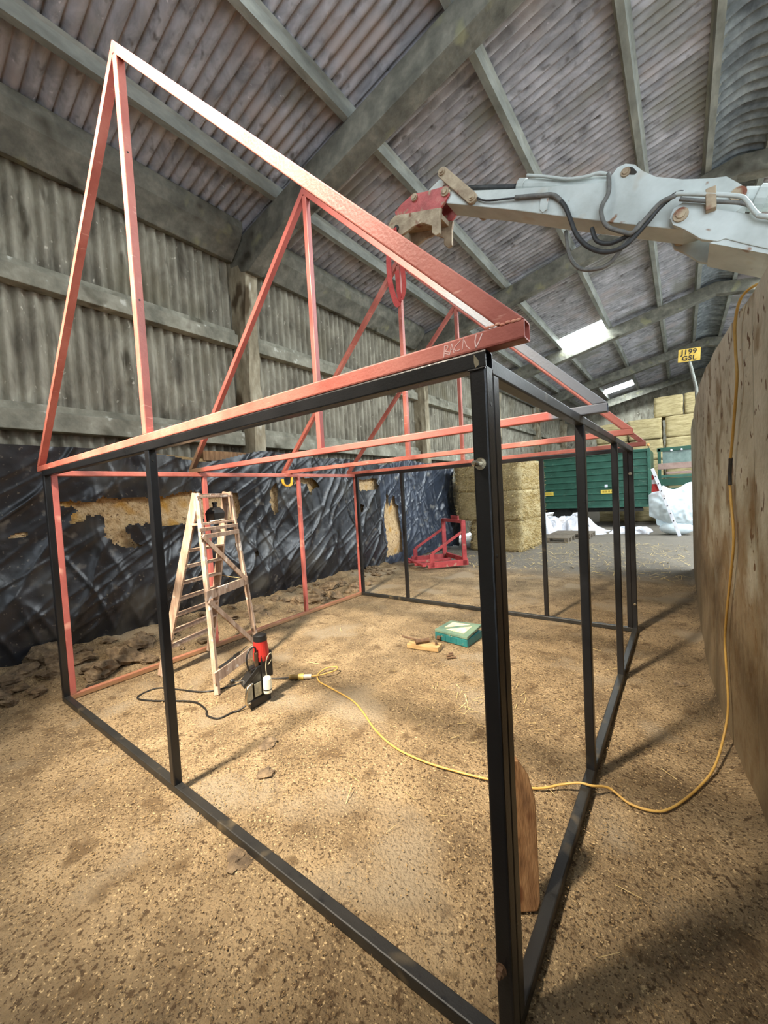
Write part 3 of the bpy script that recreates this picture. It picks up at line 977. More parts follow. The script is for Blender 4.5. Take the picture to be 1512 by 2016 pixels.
boom = [(0.385, 3.75), (0.405, 3.812), (0.47, 3.83), (0.574, 3.775), (0.689, 3.676), (0.798, 3.605), (0.934, 3.515), (1.5, 3.12), (2.4, 2.52), (3.3, 1.85), (3.1, 1.50), (2.2, 2.20), (1.4, 2.92), (0.932, 3.299), (0.796, 3.395), (0.708, 3.462), (0.663, 3.461), (0.571, 3.515), (0.467, 3.635), (0.405, 3.69)]
MB().prism(boom, 2.86, 2.90).build('boom_side', DIGGER, arm, bevel=0.006)
MB().prism(boom, 3.25, 3.29).build('boom_side', DIGGER, arm, bevel=0.006)
MB().prism([(0.62, 3.47), (0.72, 3.49), (0.93, 3.33), (1.4, 2.95), (2.2, 2.23), (3.1, 1.53), (3.08, 1.48), (2.18, 2.17), (1.38, 2.89), (0.93, 3.27), (0.70, 3.42)], 2.87, 3.28).build('boom_bottom_plate', DIGGER, arm)
MB().prism([(0.80, 3.60), (0.934, 3.51), (1.5, 3.12), (2.4, 2.52), (3.3, 1.85), (3.28, 1.80), (2.38, 2.47), (1.48, 3.07), (0.92, 3.47), (0.80, 3.55)], 2.87, 3.28).build('boom_top_plate', DIGGER, arm)
MB().tube([(0.82, 3.07, 3.80), (1.7, 3.07, 3.40)], 0.075, 16).tube([(0.90, 3.07, 3.765), (0.96, 3.07, 3.737)], 0.09, 16).build('dipper_cylinder', DIGGER, arm)
MB().prism([(-0.56, 4.475), (-0.505, 4.45), (-0.50, 4.36), (-0.52, 4.27), (-0.56, 4.26), (-0.585, 4.30)], 2.935, 2.95).build('hose_bracket', DIGGER, arm)
MB().box((0.60, 2.80, 3.68), (0.66, 2.86, 3.83)).build('hose_bracket', DIGGER_RUST, arm, bevel=0.006)


def hose(pts, y, r, mat=RUBBER, name='hydraulic_hose'):
    P3 = [(x, (y if not isinstance(y, (list, tuple)) else y[0] + (y[1] - y[0]) * i / (len(pts) - 1)), z) for i, (x, z) in enumerate(pts)]
    MB().tube(smooth_pts(P3, 5), r, 8).build(name, mat, arm, smooth=True)


hose([(-0.395, 4.273), (-0.356, 4.19), (-0.319, 4.066), (-0.275, 3.919), (-0.188, 3.777), (-0.057, 3.674), (0.088, 3.664), (0.228, 3.763), (0.329, 3.852), (0.425, 3.89), (0.471, 3.871)], (2.92, 2.82), 0.019)
hose([(-0.022, 4.331), (-0.024, 4.171), (-0.075, 4.074), (-0.074, 3.972), (-0.032, 3.871), (0.074, 3.777), (0.143, 3.736), (0.23, 3.796), (0.33, 3.865), (0.425, 3.866)], (2.93, 2.80), 0.017, GREYHOSE)
hose([(-0.40, 4.10), (-0.372, 3.862), (-0.293, 3.698), (-0.173, 3.618), (-0.037, 3.601), (0.096, 3.716), (0.2, 3.80)], (3.1, 2.86), 0.017, GREYHOSE)
hose([(-0.169, 3.98), (-0.132, 3.844), (-0.037, 3.762), (0.075, 3.746), (0.16, 3.75)], (3.0, 2.86), 0.018)
hose([(0.425, 3.885), (0.471, 3.866), (0.631, 3.785), (0.782, 3.699), (0.822, 3.646), (0.873, 3.537), (0.929, 3.492), (1.4, 3.2)], 2.815, 0.016, DIGGER, 'hydraulic_pipe')
hose([(0.45, 3.84), (0.60, 3.755), (0.78, 3.66), (0.85, 3.60)], 2.822, 0.014, GREYHOSE, 'hydraulic_pipe')
hose([(-1.30, 4.87), (-1.266, 4.792), (-1.189, 4.69), (-1.085, 4.606), (-0.86, 4.519), (-0.70, 4.46)], 2.925, 0.009)
hose([(-0.80, 4.50), (-0.57, 4.41), (-0.46, 4.36), (-0.395, 4.273)], 2.925, 0.02, GREYHOSE)

# ------------------------------------------------------------------ black sheeting, bedding bank and rubble along the left
HOLES = [
    [(0.408, 1.858), (0.562, 1.864), (0.763, 1.861), (0.808, 1.907), (1.032, 1.891), (1.335, 1.88), (1.324, 1.546), (1.252, 1.501), (1.202, 1.557), (1.121, 1.536), (1.052, 1.485), (1.061, 1.427), (1.124, 1.405), (1.107, 1.349), (1.246, 1.244), (1.149, 1.213), (0.998, 1.27), (0.825, 1.418), (0.867, 1.587), (0.851, 1.685), (0.682, 1.684), (0.609, 1.61), (0.48, 1.615), (0.506, 1.684), (0.564, 1.745), (0.546, 1.799), (0.41, 1.807)],
    [(-0.035, 1.513), (0.007, 1.549), (0.112, 1.538), (0.09, 1.498), (0.003, 1.49)],
    [(1.33, 1.88), (1.60, 1.90), (2.002, 1.964), (2.268, 1.86), (2.713, 1.922), (2.782, 1.615), (2.673, 1.417), (2.247, 1.533), (1.852, 1.491), (1.445, 1.472), (1.32, 1.54)],
    [(3.38, 1.891), (3.473, 2.063), (3.53, 2.013), (3.505, 1.513), (3.44, 1.48), (3.35, 1.694)],
    [(3.88, 2.151), (4.373, 2.138), (4.53, 1.985), (4.318, 1.92), (4.287, 1.771), (4.245, 1.922), (4.165, 2.044), (3.903, 2.021)],
    [(5.702, 2.107), (6.448, 2.139), (6.451, 1.873), (5.657, 1.875)], [(5.677, 1.563), (5.872, 1.553), (5.808, 1.383), (5.662, 1.392)],
    [(6.56, 0.25), (7.25, 0.28), (7.30, 1.4), (7.1, 1.75), (6.95, 1.4), (6.85, 1.85), (6.70, 1.5), (6.62, 1.1)],
    [(2.9, 0.9), (2.98, 0.95), (3.0, 0.86), (2.93, 0.82)], [(2.6, 1.1), (2.66, 1.13), (2.7, 1.02), (2.62, 1.0)]]
GS = 0.018
ys = np.arange(-2.3, 10.3, GS)
zs = np.arange(0.0, 2.62, GS)
YY, ZZ = np.meshgrid(ys, zs, indexing='ij')


def ridged(a):
    return 1 - np.abs(a)


fold = 0.0
warp = 0.5 * fbm(YY * 0.7, ZZ * 0.7, 31, 2)
# tension folds fanning out from nails along the top
fold = fold + 0.035 * ridged(vnoise((YY - 0.75 * ZZ) * 3.0 + warp * 2, ZZ * 0.5, 41)) ** 4
fold = fold + 0.025 * ridged(vnoise((YY + 0.25 * ZZ) * 5.0 + warp * 3, ZZ * 0.6 + 5, 43)) ** 5
fold = fold + 0.014 * ridged(vnoise((YY - 1.6 * ZZ) * 4.5, (ZZ + YY) * 0.45, 47)) ** 6
fold = fold + 0.06 * fbm(YY * 0.7, ZZ * 0.7, 51, 2) + 0.003 * fbm(YY * 9, ZZ * 9, 53, 2)
far = np.clip((YY - 6.5) / 1.0, 0, 1)
fold = fold + far * 0.07 * ridged(vnoise(YY * 4.2 + 0.5 * ZZ, ZZ * 0.4, 61)) ** 3
belly = 0.10 * np.exp(-((ZZ - 0.55) / 0.5) ** 2)
XX = -5.36 + fold + belly
top = 2.42 + 0.10 * vnoise(ys * 0.9, ys * 0, 71) + 0.12 * np.clip((ys - 2.2) / 1.0, 0, 1)
keep = np.ones((len(ys) - 1, len(zs) - 1), bool)
yc_, zc_ = (YY[:-1, :-1] + GS / 2), (ZZ[:-1, :-1] + GS / 2)
jit = 0.02
yq = yc_ + jit * vnoise(yc_ * 25, zc_ * 25, 81)
zq = zc_ + jit * vnoise(yc_ * 25, zc_ * 25, 82)
for h_ in HOLES:
    keep &= ~in_poly(yq, zq, h_)
keep &= zc_ < top[:-1, None]
keep &= zc_ > (0.03 + 0.05 * vnoise(yc_ * 2.3, zc_ * 0, 83))
nA = int((6.55 + 2.3) / GS)
sheet = empty('plastic_sheeting', (-5.36, 3, 0), label='torn black plastic sheet draped along the foot of the barn wall', cat='plastic sheet')
pa = grid_mesh('near_sheet', np.stack([XX + 5.36, YY - 3, ZZ], -1)[:nA + 1], PLASTIC, sheet, keep[:nA])
pb = grid_mesh('far_sheet', np.stack([XX + 5.36, YY - 3, ZZ], -1)[nA:], PLASTIC2, sheet, keep[nA:], label='bluish grey folded end of the sheet')
# bank behind the sheet
ys2 = np.arange(-2.3, 10.2, 0.06)
zs2 = np.arange(0.0, 2.34, 0.06)
Y2, Z2 = np.meshgrid(ys2, zs2, indexing='ij')
X2 = -5.47 + 0.03 * fbm(Y2 * 2.5, Z2 * 2.5, 91, 4) + 0.10 * np.exp(-((Z2 - 0.55) / 0.5) ** 2)
P = np.stack([X2, Y2, Z2], -1)
endc = P[:, -1:, :].copy()
endc[..., 0] = -5.72
P = np.concatenate([P, endc], 1)
grid_mesh('bedding_bank', P, BANKM, label='tan fibrous bedding bank showing through tears in the black sheet', cat='bedding', kind='stuff')
# rusty boards above the bank
MB().box((-5.56, 2.25, 2.42), (-5.46, 3.10, 2.58)).build('timber_board', TIMBER, bevel=0.008, label='rust-brown board lying on top of the plastic sheet by the post', cat='board')
MB().beam((-5.50, 0.9, 2.52), (-5.50, 2.3, 2.42), 0.05, 0.05).build('timber_batten', TIMBER_G, label='pale batten holding the top edge of the plastic sheet', cat='batten')

# mound of bedding at the sheet's foot
n, m = 190, 30
ys = np.linspace(-2.2, 6.5, n)
P = np.zeros((n, m, 3))
for i, y in enumerate(ys):
    wd = 0.95 + 0.25 * noise.noise(Vector((y * 0.6, 0, 4)))
    hg = 0.17 + 0.10 * noise.noise(Vector((y * 0.9, 7, 0)))
    for k in range(m):
        t = k / (m - 1)
        lump = 0.035 * noise.noise(Vector((y * 5, t * 4, 0))) + 0.02 * noise.noise(Vector((y * 13, t * 11, 3)))
        P[i, k] = (-5.32 + wd * t, y, max(-0.01, hg * (1 - t) ** 1.25 + lump * (1 - t) ** 0.5 * 1.3 - 0.012 * t))
mound = grid_mesh('bedding_mound', P, FLOORM, label='low mound of loose bedding and dirt at the foot of the black sheet', cat='bedding', kind='stuff')


def lump_mesh(name, mat, r, seed, flat=0.5, n=14, m=9):
    mb = MB().ball((0, 0, 0), 1.0, n, m)
    rr = random.Random(seed)
    off = Vector((rr.uniform(0, 50), rr.uniform(0, 50), rr.uniform(0, 50)))
    vs = []
    for v in mb.v:
        v = Vector(v)
        k = 1 + 0.65 * noise.noise(v * 1.2 + off) + 0.35 * noise.noise(v * 3.1 + off)
        v = v * k * r
        v.z *= flat
        vs.append(v)
    mb.v = vs
    o = mb.build(name, mat, None)
    return o


def mound_h(x, y):
    t = (x + 5.32) / 0.95
    if t < 0 or t > 1:
        return 0.0
    hg = 0.17 + 0.10 * noise.noise(Vector((y * 0.9, 7, 0)))
    return max(0, hg * (1 - t) ** 1.25)


protos = [lump_mesh('bedding_clod', CLOD, 1.0, 100 + k, 0.55) for k in range(5)]
spots_ = []
for k in range(110):
    y = RND.uniform(-1.2, 6.3)
    x = -5.2 + abs(RND.gauss(0, 0.45))
    if x > -4.3:
        x = RND.uniform(-5.1, -4.35)
    spots_.append((x, y, RND.uniform(0.03, 0.09)))
spots_ += [(-5.0, -0.12, 0.17), (-4.85, 0.1, 0.14), (-5.15, 0.15, 0.2), (-4.75, -0.35, 0.12), (-4.95, 0.35, 0.13), (-4.6, -0.1, 0.08), (-4.7, 0.7, 0.2), (-4.55, 0.45, 0.15),
           (-4.9, 0.95, 0.16), (-4.6, 3.5, 0.18), (-4.75, 3.8, 0.16), (-4.5, 3.95, 0.14), (-4.7, 3.3, 0.13), (-4.9, 4.2, 0.16), (-4.45, 3.6, 0.1), (-4.6, 4.6, 0.13), (-4.8, 2.5, 0.16)]
for k, (x, y, r) in enumerate(spots_):
    pr = protos[k % 5]
    o = pr if k < 5 else pr.copy()
    if k >= 5:
        COL.objects.link(o)
    z = mound_h(x, y)
    o.location = (x, y, z + r * 0.10)
    o.rotation_euler = (RND.uniform(-0.3, 0.3), RND.uniform(-0.3, 0.3), RND.uniform(0, 6.28))
    o.scale = (r, r * RND.uniform(0.6, 1.0), r)
    big = 'large ' if r > 0.105 else 'small '
    zone = 0 if y < 0.25 else (1 if y < 2.75 else 2)
    where = ('outside the black corner post by the plastic sheet', 'behind the step ladder by the plastic sheet', 'behind the far red posts by the plastic sheet')[zone]
    tag(o, '%sdark clod of bedding %s' % (big, where), 'clod', '%sclods %s' % (big, ('outside the corner post', 'behind the ladder', 'behind the far red posts')[zone]))

# small dark clods out on the floor
for k, (x, y, r, lab) in enumerate([(-1.75, 0.42, 0.05, 'dark flat scrap on the floor just behind the front base rail, halfway along'),
                                    (-1.35, -0.05, 0.055, 'flat dark clod lying against the front base rail'),
                                    (-2.0, 0.62, 0.06, 'crumbly dark clod on the floor in front of the magnetic drill'),
                                    (0.37, 3.05, 0.05, 'dark clod beside the foot of the concrete partition')]):
    o = lump_mesh('floor_clod', CLOD, r, 300 + k, 0.3)
    o.location = (x, y, r * 0.08)
    tag(o, lab, 'clod')

# ------------------------------------------------------------------ step ladder
lad = empty('step_ladder', (-3.6, 1.15, 0), label='weathered wooden step ladder splashed with paint', cat='ladder')
BL0, BL1 = Vector((-3.02, 0.84, 0.0)), Vector((-3.46, 1.03, 1.86))
BR0, BR1 = Vector((-3.34, 1.53, 0.0)), Vector((-3.60, 1.47, 1.87))
SL0, SL1 = Vector((-3.93, 0.76, 0.0)), Vector((-3.50, 1.04, 1.86))
SR0, SR1 = Vector((-4.12, 1.40, 0.0)), Vector((-3.64, 1.46, 1.87))


def at_z(a, b, z):
    return a + (b - a) * ((z - a.z) / (b.z - a.z))


crossd = (BR0 - BL0).normalized()
for nm, a, b, w, h in (('back_leg', BL0, BL1, 0.045, 0.035), ('back_leg', BR0, BR1, 0.045, 0.035), ('stile', SL0, SL1, 0.03, 0.085), ('stile', SR0, SR1, 0.03, 0.085)):
    MB().beam(a, b, w, h, crossd.cross(Vector((0, 0, 1))) if nm == 'stile' else crossd).build(nm, WOOD, lad, bevel=0.004)
for z in (1.28, 1.115, 0.95, 0.785, 0.62, 0.45, 0.29):
    MB().beam(at_z(SL0, SL1, z), at_z(SR0, SR1, z), 0.10, 0.022).build('tread', WOOD, lad, bevel=0.003)
for z, hh in ((1.825, 0.022), (1.50, 0.035), (1.43, 0.045), (0.885, 0.085), (0.16, 0.10)):
    off = Vector((0.03, -0.012, 0))
    MB().beam(at_z(BL0, BL1, z) + off - crossd * 0.03, at_z(BR0, BR1, z) + off + crossd * 0.03, 0.022, hh).build('crossbar', WOOD, lad, bevel=0.003)
MB().beam(at_z(BL0, BL1, 1.55) - Vector((0.07, 0, 0)), at_z(BR0, BR1, 1.55) - Vector((0.07, 0, 0)), 0.16, 0.02).build('shelf', WOOD, lad, bevel=0.003)
for za, zb in ((1.44, 0.90), (0.83, 0.17)):
    off = Vector((0.045, -0.015, 0))
    MB().beam(at_z(BL0, BL1, za) + off, at_z(BR0, BR1, zb) + off, 0.02, 0.045).build('brace', WOOD, lad, bevel=0.003)
MB().beam(at_z(SL0, SL1, 1.84) + Vector((0, 0, 0.0)), at_z(SR0, SR1, 1.84), 0.09, 0.03).build('top_step', WOOD, lad, bevel=0.003)
MB().tube([at_z(SR0, SR1, 0.93), at_z(SR0, SR1, 0.93) + Vector((0.30, 0.05, -0.02)), at_z(BR0, BR1, 0.9)], 0.004, 5).build('stay_cord', STRAW, lad)

sh = at_z(BL0, BL1, 1.56) * 0.45 + at_z(BR0, BR1, 1.56) * 0.55 - Vector((0.08, 0, 0))
pot = empty('plastic_container', sh, label='black plastic container with a narrow cap on the ladder shelf', cat='container')
mb = MB()
vs = []
for z, w, d_ in ((0, 0.085, 0.05), (0.09, 0.095, 0.055), (0.125, 0.075, 0.045), (0.15, 0.04, 0.03)):
    for a, b in ((-1, -1), (1, -1), (1, 1), (-1, 1)):
        vs.append(sh + crossd * (a * w) + crossd.cross(Vector((0, 0, 1))) * (b * d_) + Vector((0, 0, z)))
mb.add(vs, [(0, 1, 2, 3), (12, 13, 14, 15)] + [(i * 4 + k, i * 4 + (k + 1) % 4, i * 4 + 4 + (k + 1) % 4, i * 4 + 4 + k) for i in range(3) for k in range(4)])
mb.build('body', BLKPL, pot, bevel=0.006)
MB().tube([sh + Vector((0, 0, 0.15)), sh + Vector((0, 0, 0.185))], 0.022, 10).tube([sh + Vector((0, 0, 0.185)), sh + Vector((0, 0, 0.205))], 0.03, 8).build('cap', BLKPL, pot)
s2 = sh + Vector((0.075, -0.01, 0.012))
MB().tube([s2 - crossd * 0.16, s2 + crossd * 0.02], 0.008, 8).tube([s2 + crossd * 0.02, s2 + crossd * 0.09], 0.018, 10).build('ratchet_handle', CHROME, label='bright ratchet handle lying on the ladder shelf', cat='tool')
s3 = at_z(BL0, BL1, 0.21) * 0.6 + at_z(BR0, BR1, 0.21) * 0.4 + Vector((0.03, -0.012, 0.014))
mb = MB()
mb.tube([s3 - crossd * 0.24, s3 + crossd * 0.02], 0.010, 6)
mb.beam(s3 + crossd * 0.0, s3 + crossd * 0.10, 0.012, 0.035)
mb.tube([s3 + crossd * 0.10, s3 + crossd * 0.24 + Vector((0, 0, 0.015))], 0.005, 6)
mb.build('spanner', BLKPL, label='dark spanner lying along the ladder bottom bar', cat='tool')
rg = sh + Vector((0.02, 0, -0.10))
mb = MB()
mb.ball(rg - crossd * 0.02, 0.05, 10, 6, (0.5, 1, 0.9))
for i, v in enumerate(mb.v):
    v = Vector(v)
    mb.v[i] = tuple(v + Vector((0, 0, 1)) * 0.02 * noise.noise(v * 25))
mb.build('rag', TARP, label='grey rag hanging under the ladder shelf', cat='rag', smooth=True)

# ------------------------------------------------------------------ magnetic drill
E1 = Vector((-0.06, 0.998, 0)).normalized()       # along the magnet foot
E2 = Vector((-0.95, 0.30, 0)).normalized()        # across, away from the viewer
DO = Vector((-2.506, 0.836, 0))


def dl(a, b, c):
    return DO + E1 * a + E2 * b + Vector((0, 0, c))


def dbox(mb, a0, a1, b0, b1, c0, c1):
    vs = [dl(a, b, c) for c in (c0, c1) for a, b in ((a0, b0), (a1, b0), (a1, b1), (a0, b1))]
    return mb.add(vs, [(3, 2, 1, 0), (4, 5, 6, 7), (0, 1, 5, 4), (1, 2, 6, 5), (2, 3, 7, 6), (3, 0, 4, 7)])


dr = empty('magnetic_drill', dl(0.1, 0.06, 0), label='red and black magnetic base drill standing on the dirt floor', cat='drill')
dbox(MB(), 0, 0.22, 0.0, 0.11, 0.0, 0.075).build('magnet_foot', BLKPL, dr, bevel=0.01)
dbox(MB(), 0.03, 0.15, 0.01, 0.10, 0.075, 0.33).build('column', BLKPL, dr, bevel=0.008)
dbox(MB(), 0.135, 0.26, 0.0, 0.12, 0.20, 0.42).build('gearbox', BLKPL, dr, bevel=0.012)
dbox(MB(), 0.05, 0.12, -0.004, 0.008, 0.09, 0.20).build('rating_plate', LABELG, dr)
mc = (0.165, 0.06)
MB().tube([dl(mc[0], mc[1], 0.36), dl(mc[0], mc[1], 0.40), dl(mc[0], mc[1], 0.52), dl(mc[0], mc[1], 0.535)], [0.066, 0.07, 0.058, 0.055], 20).build('motor', REDPL, dr, smooth=False)
MB().tube([dl(mc[0], mc[1], 0.53), dl(mc[0], mc[1], 0.575), dl(mc[0], mc[1], 0.582)], [0.059, 0.057, 0.045], 20).build('motor_cap', BLKPL, dr)
dbox(MB(), 0.085, 0.115, 0.02, 0.05, 0.33, 0.45).build('slide', IRON, dr, bevel=0.004)
mb = MB()
mb.add([dl(-0.06, 0.0, 0.235), dl(0.09, 0.0, 0.33), dl(0.09, 0.11, 0.33), dl(-0.06, 0.11, 0.235), dl(-0.045, 0.0, 0.20), dl(0.11, 0.0, 0.29), dl(0.11, 0.11, 0.29), dl(-0.045, 0.11, 0.20)],
       [(0, 1, 2, 3), (7, 6, 5, 4), (0, 4, 5, 1), (1, 5, 6, 2), (2, 6, 7, 3), (3, 7, 4, 0)])
mb.build('control_box', BLKPL, dr, bevel=0.006)
MB().tube(smooth_pts([dl(0.03, -0.005, 0.22), dl(-0.02, -0.01, 0.20), dl(-0.045, -0.012, 0.12), dl(-0.04, -0.01, 0.075), dl(0.0, -0.006, 0.065)]), 0.011, 8).build('carry_handle', CHROME, dr, smooth=True)
dbox(MB(), -0.03, 0.03, -0.004, 0.006, 0.085, 0.20).build('guard_plate', LABELG, dr)
MB().tube([dl(0.175, -0.03, 0.09), dl(0.175, -0.03, 0.10), dl(0.175, -0.03, 0.21), dl(0.175, -0.03, 0.225), dl(0.175, -0.03, 0.235)], [0.034, 0.036, 0.036, 0.03, 0.015], 16).build('coolant_bottle', WHTPL, dr, smooth=False)
MB().tube([dl(0.175, -0.03, 0.118), dl(0.175, -0.03, 0.126)], 0.0375, 16).build('bottle_band', BLKPL, dr)
MB().tube(smooth_pts([dl(0.175, -0.03, 0.235), dl(0.17, -0.03, 0.32), dl(0.19, -0.04, 0.40), dl(0.23, -0.04, 0.42), dl(0.24, -0.04, 0.37), dl(0.20, -0.02, 0.32)]), 0.004, 6).build('coolant_tube', LABELG, dr, smooth=True)
MB().tube(smooth_pts([dl(0.10, 0.03, 0.44), dl(0.09, 0.03, 0.50), dl(0.03, 0.03, 0.49), dl(0.0, 0.03, 0.42), dl(0.02, 0.03, 0.32)]), 0.008, 8).build('motor_lead', BLKPL, dr, smooth=True)
MB().tube([dl(0.02, 0.02, 0.24), dl(-0.12, 0.10, 0.265)], 0.005, 6).build('feed_lever', CHROME, dr)
MB().ball(dl(-0.125, 0.105, 0.268), 0.02, 10, 6).build('lever_knob', BLKPL, dr, smooth=True)
dbox(MB(), 0.18, 0.23, 0.04, 0.09, 0.14, 0.20).build('cutter', IRON, dr, bevel=0.008)

CR = 0.006
cord = [(-2.55, 0.87, 0.05), (-2.58, 0.78, 0.012), (-2.611, 0.719, CR), (-2.626, 0.613, CR), (-2.752, 0.589, CR), (-2.857, 0.635, CR), (-3.055, 0.652, CR), (-3.227, 0.58, CR), (-3.436, 0.456, CR), (-3.597, 0.402, CR), (-3.668, 0.456, CR), (-3.659, 0.598, CR), (-3.479, 0.68, CR), (-3.186, 0.795, CR), (-3.06, 0.98, CR), (-2.98, 1.22, CR), (-2.801, 1.325, CR), (-2.671, 1.387, 0.02)]
MB().tube(smooth_pts(cord, 6), 0.0075, 8).build('power_lead', BLKPL, label='black cord looping on the floor from the magnetic drill', cat='cord', smooth=True)
plug = empty('cable_connector', (-2.58, 1.44, 0), label='yellow and white cable connector on the floor behind the drill', cat='connector')
pd = (Vector((-2.50, 1.51, 0)) - Vector((-2.671, 1.387, 0))).normalized()
p0 = Vector((-2.671, 1.387, 0.024))
MB().tube([p0, p0 + pd * 0.09], 0.022, 12).build('socket', PLUGO, plug)
MB().tube([p0 + pd * 0.09, p0 + pd * 0.14], 0.028, 12).build('collar', PLUGY, plug)
MB().tube([p0 + pd * 0.14, p0 + pd * 0.215], 0.021, 12).build('plug_body', PLUGC, plug)

# yellow cable: floor, over the base rail, up and over the partition
q0 = p0 + pd * 0.215
cab = [q0, (-2.42, 1.58, 0.03), (-2.34, 1.68, 0.05), (-2.38, 1.75, 0.05), (-2.48, 1.70, 0.035), (-2.48, 1.58, 0.015), (-2.38, 1.50, 0.008), (-2.274, 1.475, 0.007), (-1.894, 1.401, 0.007), (-1.696, 1.314, 0.007), (-1.424, 1.153, 0.007), (-1.178, 1.063, 0.007), (-0.928, 1.049, 0.007), (-0.726, 1.076, 0.007),
       (-0.558, 1.11, 0.007), (-0.295, 1.179, 0.010), (-0.16, 1.26, 0.035), (-0.072, 1.288, 0.062), (-0.01, 1.304, 0.060), (0.066, 1.377, 0.03), (0.167, 1.341, 0.008), (0.28, 1.353, 0.008), (0.354, 1.433, 0.008), (0.454, 1.634, 0.012), (0.54, 1.86, 0.03), (0.60, 2.10, 0.10), (0.632, 2.18, 0.28), (0.630, 2.25, 0.55), (0.628, 2.26, 0.695), (0.635, 2.18, 0.90), (0.647, 2.04, 1.158), (0.655, 1.94, 1.384), (0.650, 2.0, 1.614), (0.648, 2.02, 1.763),
       (0.656, 1.94, 1.933), (0.663, 1.845, 2.118), (0.668, 1.785, 2.268), (0.666, 1.81, 2.408), (0.666, 1.80, 2.56), (0.69, 1.72, 2.655), (0.76, 1.62, 2.66), (0.86, 1.55, 2.60), (0.90, 1.5, 2.3)]
cable = empty('extension_cable', (-1.0, 1.2, 0), label='yellow extension cable snaking over the floor and up the concrete partition', cat='cable')
MB().tube(smooth_pts(cab, 7), 0.0068, 8).build('sheath', YELLOW, cable, smooth=True)
MB().tube(smooth_pts([(0.649, 2.015, 1.69), (0.649, 2.02, 1.763), (0.653, 1.985, 1.845)]), 0.0095, 8).build('tape_wrap', RUBBER, cable, label='black tape wrap')

# ------------------------------------------------------------------ toolbox, block, bits, packer
tb = empty('tool_case', (-1.74, 3.15, 0), label='teal plastic tool case with a clear lid lying on the floor', cat='tool case')
A = [(-1.965, 3.0), (-1.515, 2.93), (-1.50, 3.30), (-1.95, 3.375)]
MB().prism(A, 0.0, 0.085, 'z').build('tray', TEAL, tb, bevel=0.01)
mb = MB()
for i in range(1, 6):
    t = i / 6
    x, y = A[0][0] + (A[1][0] - A[0][0]) * t, A[0][1] + (A[1][1] - A[0][1]) * t
    mb.box((x - 0.004, y - 0.006, 0.01), (x + 0.004, y + 0.004, 0.075))
mb.build('rib', TEAL, tb)
c = Vector((sum(a for a, b in A) / 4, sum(b for a, b in A) / 4))


def lidpt(a, b, z):
    # lid tilts up towards the far right corner
    return (a, b, z + 0.05 * ((a + 1.965) / 0.46) * ((b - 2.93) / 0.45))


lo = [Vector(p) for p in A]
vs = [lidpt(p.x, p.y, 0.088) for p in lo] + [lidpt(p.x, p.y, 0.118) for p in lo]
MB().add(vs, [(3, 2, 1, 0), (4, 5, 6, 7), (0, 1, 5, 4), (1, 2, 6, 5), (2, 3, 7, 6), (3, 0, 4, 7)]).build('lid', LIDM, tb, bevel=0.006)
ins = [c + (p - c) * 0.66 for p in lo]
vs = [lidpt(p.x, p.y, 0.1185) for p in ins] + [lidpt(p.x, p.y, 0.1215) for p in ins]
MB().add(vs, [(3, 2, 1, 0), (4, 5, 6, 7), (0, 1, 5, 4), (1, 2, 6, 5), (2, 3, 7, 6), (3, 0, 4, 7)]).build('lid_card', PAPER, tb, label='pale orange card under the lid window')
MB().box((-1.92, 2.955, 0.02), (-1.87, 2.985, 0.055)).build('catch', IRON, tb, bevel=0.004)
MB().prism([(-2.104, 2.60), (-1.731, 2.657), (-1.760, 2.80), (-2.13, 2.745)], 0.0, 0.052, 'z').build('wood_block', TIMBER_G, bevel=0.008, label='short length of sawn timber on the floor beside the tool case', cat='timber')
hm = empty('hammer', (-1.99, 2.70, 0.055), label='rusty lump hammer lying on the timber block', cat='hammer')
MB().tube([(-2.20, 2.66, 0.10), (-1.97, 2.70, 0.075)], 0.012, 8).build('handle', IRON, hm)
MB().tube([(-2.0, 2.63, 0.082), (-1.90, 2.75, 0.082)], 0.027, 8).build('head', IRON, hm)
MB().tube([(-1.79, 2.72, 0.052), (-1.79, 2.72, 0.085)], 0.014, 8).build('drill_cutter', IRON, label='small dark cutter standing on the end of the timber block', cat='tool')
for k, (a, b) in enumerate((((-1.60, 2.60), (-1.56, 2.66)), ((-1.57, 2.55), (-1.50, 2.62)), ((-1.62, 2.68), (-1.58, 2.70)))):
    MB().tube([(a[0], a[1], 0.011), (b[0], b[1], 0.011)], 0.010, 7).build('drill_bit', IRON, label=('short dark drill bit on the floor, middle of three by the tool case', 'longest dark drill bit on the floor in front of the tool case', 'stubby drill bit on the floor closest to the timber block')[k],
                                                                                  cat='drill bit', group='drill bits on the floor by the tool case')
# timber packer leaning behind the near post
pk = MB()
a0, a1 = Vector((-0.118, 0.50, 0.005)), Vector((-0.155, 0.60, 0.60))
d = (a1 - a0).normalized()
sd = Vector((0.80, 0.60, 0)).normalized()
th = d.cross(sd).normalized()
prof = [(-0.045, 0), (0.032, 0), (0.045, 0.03), (0.045, 0.42), (0.02, 0.52), (-0.02, 0.58), (-0.045, 0.58)]
vs = [a0 + sd * x + d * z + th * k for k in (-0.022, 0.022) for x, z in prof]
n = len(prof)
pk.add(vs, [tuple(range(n)), tuple(range(n, 2 * n))[::-1]] + [(i, (i + 1) % n, n + (i + 1) % n, n + i) for i in range(n)])
pk.build('timber_packer', TIMBER, bevel=0.005, label='upright timber offcut with a chamfered top behind the near black post', cat='timber')

# ------------------------------------------------------------------ pallet-fork carriage
fk = empty('pallet_fork_carriage', (-3.95, 7.1, 0), label='red steel pallet-fork carriage standing on the floor by the straw stack', cat='fork carriage')
FO = Vector((-4.16, 6.68, 0))
f1 = Vector((0.74, 0.67, 0)).normalized()          # along the near side, to its upright
f2 = Vector((-0.80, 0.60, 0)).normalized()         # across to the far side


